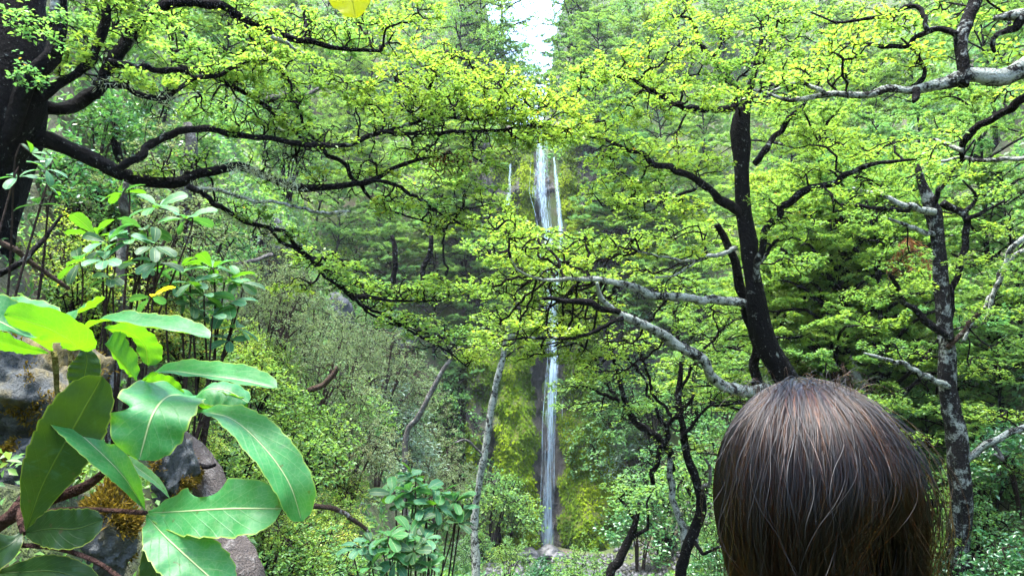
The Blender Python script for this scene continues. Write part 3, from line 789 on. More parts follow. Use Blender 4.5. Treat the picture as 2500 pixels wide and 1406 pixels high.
# --- straight dark beech with the long white limb, beyond the person
right_limbs = [
    ('trunk', [(1862, 90, 5), (1835, 200, 8), (1812, 290, 22), (1815, 350, 21), (1815, 450, 20), (1822, 560, 20), (1833, 660, 21), (1852, 760, 24), (1888, 860, 27), (1925, 935, 29), (1960, 1050, 33), (1985, 1200, 36)], 8.0, 8.0, D),
    ('stem', [(1752, 545, 7), (1775, 590, 9), (1803, 650, 10), (1820, 740, 11), (1834, 820, 12), (1844, 945, 13), (1856, 1080, 15), (1870, 1200, 17)], 8.3, 8.3, D),
    ('limb', [(1815, 737, 10), (1750, 728, 10), (1680, 728, 10), (1610, 715, 9), (1540, 700, 8), (1470, 685, 7), (1400, 680, 5), (1330, 680, 4), (1270, 662, 3), (1245, 630, 2)], 7.95, 7.3, LIC),
    ('limb', [(1925, 965, 14), (1870, 957, 14), (1830, 952, 14), (1770, 935, 14), (1720, 900, 13), (1670, 850, 13), (1610, 810, 12), (1560, 785, 11), (1512, 768, 10), (1482, 745, 8), (1470, 718, 6), (1462, 690, 4)], 7.9, 6.6, LIC),
    ('limb', [(1510, 762, 8), (1440, 745, 9), (1390, 737, 7), (1330, 728, 4)], 6.7, 6.5, MID),
    ('limb', [(1520, 778, 6), (1450, 810, 5), (1380, 825, 4), (1300, 825, 3), (1210, 833, 2)], 6.75, 6.5, MID),
    ('limb', [(1808, 510, 12), (1760, 490, 10), (1730, 455, 9), (1690, 425, 9), (1640, 405, 8), (1590, 395, 7), (1540, 370, 6), (1490, 345, 4), (1440, 335, 2)], 7.95, 7.4, MID),
    ('limb', [(1700, 460, 4), (1640, 480, 4), (1580, 495, 3), (1530, 497, 3), (1490, 515, 2)], 7.7, 7.4, MID),
    ('limb', [(1838, 395, 9), (1880, 350, 8), (1930, 295, 7), (1970, 250, 5), (2010, 180, 4), (2060, 120, 2)], 8.0, 8.2, D),
    ('limb', [(1850, 690, 9), (1854, 636, 8), (1871, 562, 9), (1900, 516, 9), (1951, 474, 9), (2028, 443, 8), (2085, 420, 7), (2156, 397, 5), (2265, 382, 2)], 7.9, 7.2, MID),
    ('limb', [(1795, 605, 6), (1740, 625, 5), (1690, 635, 5), (1640, 630, 3), (1555, 615, 2)], 8.2, 7.8, LIC),
    ('limb', [(1732, 267, 8), (1690, 265, 8), (1650, 255, 6), (1580, 215, 5), (1520, 190, 3), (1440, 190, 2)], 8.2, 7.8, D),
    ('limb', [(1820, 270, 9), (1780, 268, 8), (1735, 266, 8)], 8.05, 8.2, D),
    ('limb', [(1722, 128, 7), (1705, 90, 6), (1690, 50, 4), (1660, 40, 3)], 8.4, 8.4, MID),
    ('limb', [(1822, 250, 8), (1770, 180, 7), (1722, 128, 7)], 8.1, 8.4, D),
    ('limb', [(1860, 640, 5), (1890, 595, 4), (1935, 580, 3), (1955, 585, 2)], 7.9, 7.7, MID),
    ('limb', [(1700, 640, 3), (1650, 670, 3), (1600, 678, 2)], 8.0, 7.8, LIC),
]
T1 = 0.68
right_sprays = [(a, b, rx, ry, 8.4 if 560 < b < 880 else 7.7, n, t - .10) for a, b, rx, ry, n, t in [
    (1450, 190, 90, 42, 40, .76), (1380, 255, 60, 34, 24, .76), (1520, 150, 90, 42, 40, .74), (1600, 200, 90, 42, 38, .70), (1680, 235, 80, 38, 32, .68), (1560, 270, 90, 36, 36, .72), (1450, 300, 80, 36, 34, .74),
    (1640, 115, 80, 42, 34, .68), (1720, 165, 80, 45, 34, .66), (1740, 75, 80, 45, 34, .68), (1650, 35, 80, 38, 32, .72), (1800, 165, 80, 45, 36, .64), (1880, 120, 80, 45, 36, .66), (1850, 35, 80, 45, 34, .62), (1950, 55, 80, 45, 34, .68), (1955, 170, 80, 45, 34, .68), (2040, 140, 80, 45, 34, .70), (2060, 50, 90, 45, 34, .72), (1780, 235, 60, 28, 24, .66),
    (1480, 385, 80, 36, 32, .74), (1560, 430, 90, 36, 34, .72), (1650, 360, 80, 36, 30, .70), (1720, 400, 70, 34, 26, .74), (1480, 470, 80, 36, 30, .76), (1580, 500, 90, 36, 32, .74), (1680, 510, 70, 34, 26, .72), (1640, 570, 90, 34, 32, .72), (1540, 590, 90, 34, 32, .74), (1740, 565, 50, 32, 18, .72), (1460, 600, 60, 30, 22, .72),
    (1290, 620, 90, 40, 40, .72), (1380, 622, 90, 40, 40, .72), (1230, 662, 70, 36, 28, .74), (1330, 672, 80, 28, 28, .66), (1450, 650, 80, 30, 28, .72), (1550, 668, 80, 28, 28, .72), (1650, 690, 80, 24, 26, .70),
    (1340, 640, 90, 40, 44, .72), (1350, 700, 90, 32, 40, .70), (1345, 800, 80, 28, 36, .70), (1335, 850, 70, 20, 26, .70), (1250, 560, 80, 34, 34, .74),
    (1300, 585, 100, 40, 50, .72), (1400, 590, 90, 38, 44, .72), (1270, 705, 110, 34, 50, .70), (1380, 715, 100, 32, 46, .72), (1250, 770, 100, 30, 44, .70), (1345, 765, 110, 32, 50, .72), (1430, 740, 90, 30, 40, .72), (1200, 610, 80, 34, 36, .70), (1180, 700, 80, 30, 36, .68),
    (1240, 832, 80, 28, 28, .72), (1330, 800, 80, 28, 30, .74), (1420, 790, 80, 28, 30, .74), (1400, 862, 90, 28, 32, .74), (1500, 850, 80, 28, 28, .70), (1290, 872, 60, 20, 18, .68), (1460, 905, 70, 22, 20, .66),
    (1930, 235, 70, 36, 26, .74), (1980, 335, 80, 36, 30, .74), (2060, 360, 90, 36, 32, .74), (2150, 365, 90, 36, 32, .72), (2245, 375, 80, 34, 26, .70), (1960, 420, 60, 30, 20, .72), (2050, 475, 80, 30, 24, .70), (1920, 560, 60, 30, 20, .72), (1945, 640, 70, 30, 22, .70), (2120, 445, 80, 30, 24, .72)]]
traced_tree('beech_tree', 'straight black beech trunk rising behind the person, with long white lichened limbs', 'tree', right_limbs, right_sprays, 5, 16, M_TWIG, M_LEAF_YEL, 0.036, 0.0026,
    auto=[(k, .4, .95, 4, 55, 26, 8, 14, .6) for k in (5, 6, 7, 8, 9, 10, 11)] + [(2, .7, .98, 3, 55, 26, 10, 14, .6)])

# --- grey limb reaching in from the edge
over_limbs = [
    ('trunk', [(2700, -300, 34), (2680, 0, 44), (2690, 300, 50), (2720, 700, 56), (2740, 1100, 60)], 5.0, 5.0, MID),
    ('limb', [(2690, 130, 30), (2560, 160, 25), (2490, 176, 22), (2440, 196, 20), (2390, 187, 18), (2340, 190, 17), (2280, 200, 14), (2230, 215, 11), (2170, 220, 9), (2100, 230, 8), (2030, 228, 7), (1985, 234, 6), (1930, 246, 5), (1890, 235, 4), (1840, 220, 3)], 5.0, 5.3, LIC),
    ('limb', [(2358, 195, 15), (2360, 140, 15), (2350, 92, 15), (2375, 45, 15), (2395, -10, 16), (2410, -120, 15)], 5.05, 5.2, MID),
    ('limb', [(2340, 85, 8), (2300, 70, 7), (2260, 80, 7), (2200, 110, 6), (2160, 118, 6), (2120, 110, 4), (2050, 105, 2)], 5.1, 5.4, MID),
    ('limb', [(2270, 75, 6), (2252, 20, 6), (2215, 10, 6), (2180, 35, 6), (2110, 45, 4), (2040, 55, 3), (1980, 30, 2)], 5.15, 5.5, MID),
    ('limb', [(2690, 60, 26), (2570, 45, 22), (2500, 35, 18), (2450, 42, 10), (2425, 48, 5)], 4.9, 5.0, LIC),
    ('limb', [(2500, 50, 12), (2480, 80, 10), (2435, 85, 7), (2425, 110, 6), (2430, 128, 4)], 4.95, 5.0, MID),
    ('limb', [(2690, 170, 14), (2520, 232, 11), (2470, 270, 10), (2400, 310, 9), (2360, 348, 9), (2345, 385, 5)], 5.2, 5.8, MID),
    ('limb', [(2352, 365, 6), (2312, 352, 5), (2278, 340, 3)], 5.7, 5.9, LIC),
    ('limb', [(2230, 212, 8), (2255, 178, 5), (2240, 130, 4), (2200, 95, 2)], 5.15, 5.2, D),
    ('limb', [(2245, 212, 9), (2240, 232, 8), (2232, 248, 5)], 5.1, 5.05, MID),
    ('limb', [(2010, 230, 6), (1970, 205, 5), (1945, 200, 4), (1880, 225, 3)], 5.2, 5.3, LIC),
    ('limb', [(2520, 380, 6), (2420, 390, 5), (2350, 385, 4), (2260, 400, 2)], 5.9, 6.3, LIC),
]
over_sprays = [(a, b, rx, ry, d, n, t - .10) for a, b, rx, ry, d, n, t in [
    (2080, 100, 70, 40, 5.5, 26, .72), (2150, 55, 70, 40, 5.4, 26, .74), (2240, 140, 70, 34, 5.5, 24, .74), (2055, 185, 60, 32, 5.5, 20, .72), (1950, 185, 60, 34, 5.5, 20, .7),
    (1900, 200, 60, 30, 5.5, 20, .7), (2300, 30, 60, 36, 5.5, 20, .78), (2450, 130, 50, 40, 5.3, 16, .74), (2480, 230, 40, 30, 5.3, 12, .74), (2200, 60, 50, 36, 5.4, 18, .74), (1880, 250, 60, 22, 5.5, 16, .66), (2310, 330, 50, 24, 5.9, 14, .72), (2430, 40, 50, 30, 5.3, 14, .78), (2270, 400, 60, 24, 6.3, 16, .7)]]
traced_tree('beech_tree', 'grey lichened beech reaching a thick mottled limb in over the person from outside', 'tree', over_limbs, over_sprays, 8, 6, M_TWIG, M_LEAF_YEL, 0.038, 0.0022)

# --- mottled grey trunk at the side of the person
side_limbs = [
    ('trunk', [(2240, 400, 6), (2252, 440, 9), (2268, 480, 14), (2280, 515, 20), (2287, 545, 18), (2298, 620, 16), (2305, 700, 17), (2312, 800, 18), (2316, 900, 21), (2325, 1000, 23), (2335, 1120, 25), (2345, 1260, 25), (2352, 1420, 27)], 9.2, 9.0, M_BARK_HALF),
    ('limb', [(2278, 515, 9), (2240, 508, 8), (2210, 505, 8), (2150, 480, 6), (2080, 460, 3)], 9.1, 8.7, LIC),
    ('limb', [(2250, 505, 6), (2190, 512, 6), (2120, 505, 5), (2050, 500, 3)], 9.0, 8.6, MID),
    ('limb', [(2292, 575, 7), (2250, 565, 6), (2215, 550, 5), (2170, 535, 3)], 9.1, 8.8, LIC),
    ('limb', [(2295, 492, 9), (2335, 510, 8), (2355, 535, 9), (2356, 580, 8), (2350, 640, 8), (2335, 690, 7), (2325, 760, 7), (2318, 830, 7)], 9.1, 9.1, MID),
    ('limb', [(2355, 545, 6), (2400, 520, 5), (2450, 490, 3)], 9.1, 8.9, MID),
    ('limb', [(2350, 520, 6), (2375, 495, 5), (2380, 470, 4), (2350, 440, 2)], 9.1, 9.0, MID),
    ('limb', [(2311, 825, 9), (2260, 780, 9), (2215, 740, 7), (2195, 705, 6), (2170, 668, 4)], 9.0, 8.6, MID),
    ('limb', [(2318, 850, 6), (2345, 820, 6), (2370, 780, 5), (2395, 750, 3)], 9.0, 8.8, BRN),
    ('limb', [(2312, 940, 8), (2250, 915, 7), (2210, 890, 6), (2180, 885, 5), (2110, 860, 3)], 9.0, 8.6, LIC),
    ('limb', [(2345, 1145, 9), (2390, 1100, 8), (2440, 1070, 8), (2520, 1040, 8)], 9.0, 8.8, LIC),
    ('limb', [(2420, 1080, 5), (2450, 1120, 5), (2430, 1110, 3)], 8.9, 8.8, PALE),
    ('limb', [(2400, 790, 5), (2440, 690, 6), (2470, 610, 6), (2530, 560, 7)], 9.6, 9.2, LIC),
    ('limb', [(2350, 830, 4), (2420, 720, 5), (2460, 640, 5), (2520, 600, 5)], 9.7, 9.3, LIC),
    ('limb', [(2285, 500, 8), (2300, 460, 6), (2340, 400, 4), (2380, 340, 2)], 9.1, 8.9, MID),
]
side_sprays = [(a, b, rx, ry, 9.7 if (b > 880 and abs(a - 2330) > 45) else 8.9, n, t - .06) for a, b, rx, ry, n, t in [
    (2190, 460, 80, 30, 26, .68), (2130, 520, 80, 28, 24, .66), (2400, 470, 80, 32, 26, .66), (2460, 560, 60, 30, 20, .64), (2395, 640, 80, 28, 24, .66), (2200, 630, 80, 28, 22, .62),
    (2140, 720, 80, 28, 22, .60), (2230, 690, 60, 26, 18, .70), (2420, 760, 80, 28, 24, .60), (2470, 850, 60, 30, 20, .58), (2150, 850, 80, 28, 22, .58), (2210, 870, 60, 24, 18, .64), (2400, 900, 80, 28, 24, .58),
    (2305, 1000, 80, 22, 24, .56), (2430, 1010, 80, 28, 24, .68), (2190, 980, 80, 28, 22, .50), (2210, 1070, 70, 26, 20, .54), (2430, 1130, 70, 30, 22, .60), (2290, 1205, 70, 22, 22, .58), (2420, 1220, 80, 28, 24, .60), (2300, 1320, 70, 24, 22, .60), (2430, 1330, 70, 30, 22, .62),
    (2330, 420, 70, 28, 22, .66), (2450, 660, 60, 28, 18, .62), (2230, 400, 70, 24, 20, .70)]]
traced_tree('beech_tree', 'mottled grey and black beech trunk standing beside the person at the forest edge', 'tree', side_limbs, side_sprays, 13, 17, M_TWIG, M_LEAF, 0.038, 0.0026)

# --- crooked many stemmed dark tree in front of the moss slope
multi_limbs = [
    ('trunk', [(1662, 880, 5), (1660, 930, 7), (1660, 1000, 9), (1670, 1050, 10), (1682, 1115, 11), (1703, 1180, 14), (1712, 1230, 15), (1692, 1300, 15), (1668, 1360, 15), (1660, 1430, 16)], 9.2, 9.0, D),
    ('stem', [(1600, 1060, 6), (1640, 1120, 8), (1645, 1210, 9), (1662, 1290, 10), (1668, 1350, 11)], 9.4, 9.1, LIC),
    ('stem', [(1495, 850, 4), (1500, 890, 5), (1520, 950, 7), (1545, 1010, 9), (1590, 1055, 10), (1640, 1105, 10), (1650, 1150, 8)], 9.0, 9.4, MID),
    ('limb', [(1545, 1000, 6), (1505, 975, 6), (1460, 955, 4), (1410, 940, 2)], 9.1, 8.9, MID),
    ('limb', [(1590, 1180, 7), (1605, 1140, 8), (1622, 1080, 8), (1650, 1015, 7), (1690, 960, 4)], 9.2, 9.2, D),
    ('limb', [(1500, 865, 4), (1480, 880, 4), (1440, 900, 3), (1400, 915, 2)], 9.0, 8.8, D),
    ('limb', [(1560, 860, 3), (1580, 920, 4), (1610, 980, 5), (1650, 1020, 6)], 9.1, 9.1, D),
    ('limb', [(1520, 850, 3), (1560, 910, 4), (1590, 970, 4), (1625, 1050, 5)], 9.0, 9.1, D),
    ('limb', [(1708, 1200, 7), (1730, 1170, 5), (1732, 1140, 5), (1722, 1120, 3)], 9.0, 8.9, PALE),
    ('limb', [(1668, 1070, 6), (1720, 1000, 4), (1760, 985, 4), (1830, 990, 2)], 9.0, 8.8, D),
    ('limb', [(1690, 1310, 7), (1720, 1350, 5), (1760, 1335, 4)], 9.0, 8.7, MID),
    ('limb', [(1645, 700, 4), (1648, 760, 5), (1655, 830, 5), (1662, 890, 5)], 9.6, 9.2, D),
    ('limb', [(1660, 960, 5), (1700, 880, 4), (1760, 810, 3), (1830, 760, 2)], 9.2, 9.4, D),
    ('limb', [(1500, 960, 3), (1440, 900, 2.5), (1410, 850, 2)], 9.0, 8.9, MID),
]
multi_sprays = [(a, b, rx, ry, 9.0, n, t - .10) for a, b, rx, ry, n, t in [
    (1450, 870, 80, 24, 26, .72), (1540, 830, 90, 26, 30, .72), (1640, 800, 90, 26, 30, .66), (1740, 790, 80, 26, 26, .66), (1500, 920, 80, 20, 22, .70), (1420, 990, 70, 16, 20, .66), (1560, 990, 60, 18, 18, .72), (1720, 870, 70, 26, 22, .62), (1790, 870, 60, 24, 18, .60), (1390, 940, 60, 18, 16, .66), (1760, 740, 70, 26, 24, .68), (1660, 740, 70, 24, 22, .68)]]
traced_tree('crooked_tree', 'crooked dark tree of several thin stems with a broken pale stub', 'tree', [(a, [(x, y, r * .85) for x, y, r in b], c, d, e) for a, b, c, d, e in multi_limbs], multi_sprays, 17, 9, M_TWIG, M_LEAF, 0.044, 0.0026, kink=1.7, bare=[(0, .05, .6, 6, 80, 45, 22), (2, .05, .8, 5, 70, 45, 22), (4, .2, .9, 4, 60, 40, 18), (6, .1, .9, 3, 50, 40, 16), (9, .2, .95, 4, 60, 35, 18), (12, .2, .95, 4, 60, 35, 18)])
lean_limbs = [('trunk', [(1560, 1225, 4), (1550, 1275, 8), (1530, 1325, 10), (1510, 1370, 11), (1485, 1420, 12)], 10.0, 9.8, MID),
              ('limb', [(1530, 1322, 5), (1565, 1300, 5), (1580, 1285, 4), (1580, 1230, 3), (1590, 1205, 2)], 9.9, 10.0, D),
              ('limb', [(1552, 1270, 5), (1530, 1235, 4), (1510, 1210, 2)], 10, 10, D)]
traced_tree('leaning_tree', 'small leaning tree with a flat dark green crown low in front of the moss', 'tree', lean_limbs,
            [(1545, 1195, 60, 14, 10, 34, .36), (1530, 1225, 50, 12, 10, 24, .36), (1590, 1195, 40, 14, 10, 20, .38), (1545, 1245, 40, 10, 10, 14, .34)], 19, 9, M_TWIG, M_LEAF, 0.05, 0.0028)
traced_tree('slender_tree', 'thin upright tree with patchy bark just beside the lower waterfall', 'tree',
            [('trunk', [(1245, 780, 4), (1237, 815, 6), (1228, 870, 7), (1212, 935, 8), (1200, 1000, 8), (1186, 1090, 8), (1168, 1190, 8), (1160, 1260, 9)], 22, 22, LIC),
             ('limb', [(1235, 830, 5), (1262, 812, 4), (1290, 800, 2)], 22, 22, LIC), ('limb', [(1180, 1110, 3), (1140, 1075, 3), (1110, 1080, 2)], 22, 21.5, PALE),
             ('limb', [(1225, 880, 3), (1265, 850, 2), (1300, 845, 1.5)], 22, 21.5, D)],
            [(1240, 780, 60, 24, 22, 24, .60), (1190, 800, 50, 22, 22, 20, .52), (1300, 770, 50, 20, 22, 20, .62)], 23, 9, M_TWIG, M_LEAF, 0.10, 0.006, kink=.3)
traced_tree('slender_tree', 'pale leaning trunk sloping out of the scrub beside the wiry grey bush', 'tree',
            [('trunk', [(1130, 840, 3), (1100, 878, 5), (1075, 915, 5.5), (1048, 965, 6), (1020, 1020, 6.5), (990, 1080, 7)], 19, 19, PALE),
             ('limb', [(1098, 880, 4), (1080, 850, 3), (1070, 820, 2)], 19, 19, MID)],
            [(1110, 810, 50, 20, 19, 16, .40), (1150, 830, 40, 20, 19, 16, .36)], 29, 9, M_TWIG, M_LEAF, 0.08, 0.005, kink=.3)

# ------------------------------------------------------------------ trees of the slopes (copies share mesh data)
def make_beech(seed, H, leafsize, leaves, dense, label_mat=M_LEAF, twig_r=0.005, thin=False):
    """beech of height H with flat layered sprays; built at the origin"""
    rs = np.random.default_rng(seed)
    pl = Plant(seed + 500)
    root = bpy.data.objects.new('beech_tree', None); C.objects.link(root)
    z = np.linspace(-0.6, H, 9)
    wob = np.cumsum(rs.normal(0, 0.10, (9, 2)), 0) * H / 10
    tp = np.stack([wob[:, 0], wob[:, 1], z], -1)
    tr = np.interp(z, [-0.6, 0, H * 0.5, H], [0.018 * H, 0.014 * H, 0.008 * H, 0.002 * H])
    tubes = [tube(*smooth_path(tp, tr, 0.35), 8, 0.14, seed)]
    nl = int(dense)
    ends = []
    for i in range(nl):
        f = (0.30 if not thin else 0.5) + (0.70 if not thin else 0.5) * (i + rs.random()) / nl
        z0 = f * H; az = i * 2.4 + rs.normal(0, 0.4)
        ln = H * (0.33 * (1.25 - f) ** 0.5 + 0.05) * rs.uniform(0.7, 1.25) if not thin else H * 0.19 * rs.uniform(.5, 1.35)
        b = np.array([np.interp(z0, z, tp[:, 0]), np.interp(z0, z, tp[:, 1]), z0])
        dr = np.array([cos(az), sin(az), 0])
        pts = [b, b + dr * ln * 0.35 + [0, 0, ln * 0.22], b + dr * ln * 0.7 + [0, 0, ln * 0.30], b + dr * ln + [0, 0, ln * 0.28]]
        pts = np.array(pts) + rs.normal(0, 0.05 * ln, (4, 3)) * np.array([[0], [1], [1], [1]])
        p, r = smooth_path(pts, np.array([0.006, 0.0045, 0.003, 0.0015]) * H, 0.25)
        tubes.append(tube(p, r, 5, 0.1, seed + i))
        for q in (0.55, 0.95):
            c = p[int(q * (len(p) - 1))]
            rx = H * (0.105 + 0.045 * (1 - f)) * rs.uniform(0.8, 1.25)
            t = 0.50 + 0.14 * (f - 0.6) + rs.normal(0, 0.06)
            pl.spray(p, c + np.array([0, 0, 0.02 * H]), rx, rx, rx * 0.26, int(19 * rs.uniform(0.8, 1.2)), t, leaves, leafsize, twig_r, tip_only=5)
    pl.spray(tp, tp[-1], H * 0.08, H * 0.08, H * 0.05, 22, 0.6, leaves, leafsize, twig_r)
    V, F = join(tubes)
    t = mesh_obj('trunk', V, F, M_BARK_MID, root, smooth=True)
    pl.twigs(M_TWIG, root, 'branches')
    pl.crown(label_mat, root, 'crown')
    return root

def copy_tree(src):
    r = src.copy(); C.objects.link(r)
    for ch in list(src.children):
        c = ch.copy(); C.objects.link(c); c.parent = r
    return r

FAR = [make_beech(100 + i, 9.0, 0.100, 46, 24) for i in range(4)]
NEARV = [make_beech(200 + i, 7.0, 0.052, 74, 24, twig_r=0.0035) for i in range(3)]
THIN = [make_beech(300 + i, 11.0, 0.11, 14, 16, thin=True) for i in range(2)]
used = set()
def place(protos, loc, s, rz, shift, label, cat, group):
    src = protos[int(rng.integers(len(protos)))]
    for c in protos:
        if id(c) not in used: src = c; break
    if id(src) not in used: used.add(id(src)); r = src
    else: r = copy_tree(src)
    r.location = [float(a) for a in loc]; r.scale = (s * rng.uniform(.94, 1.06), s * rng.uniform(.94, 1.06), s); r.rotation_euler = (rng.normal(0, .05), rng.normal(0, .05), rz)
    for ch in r.children: ch.color = (1.0 + shift, 1, 1, 1)
    tag(r, label, cat, group); return r

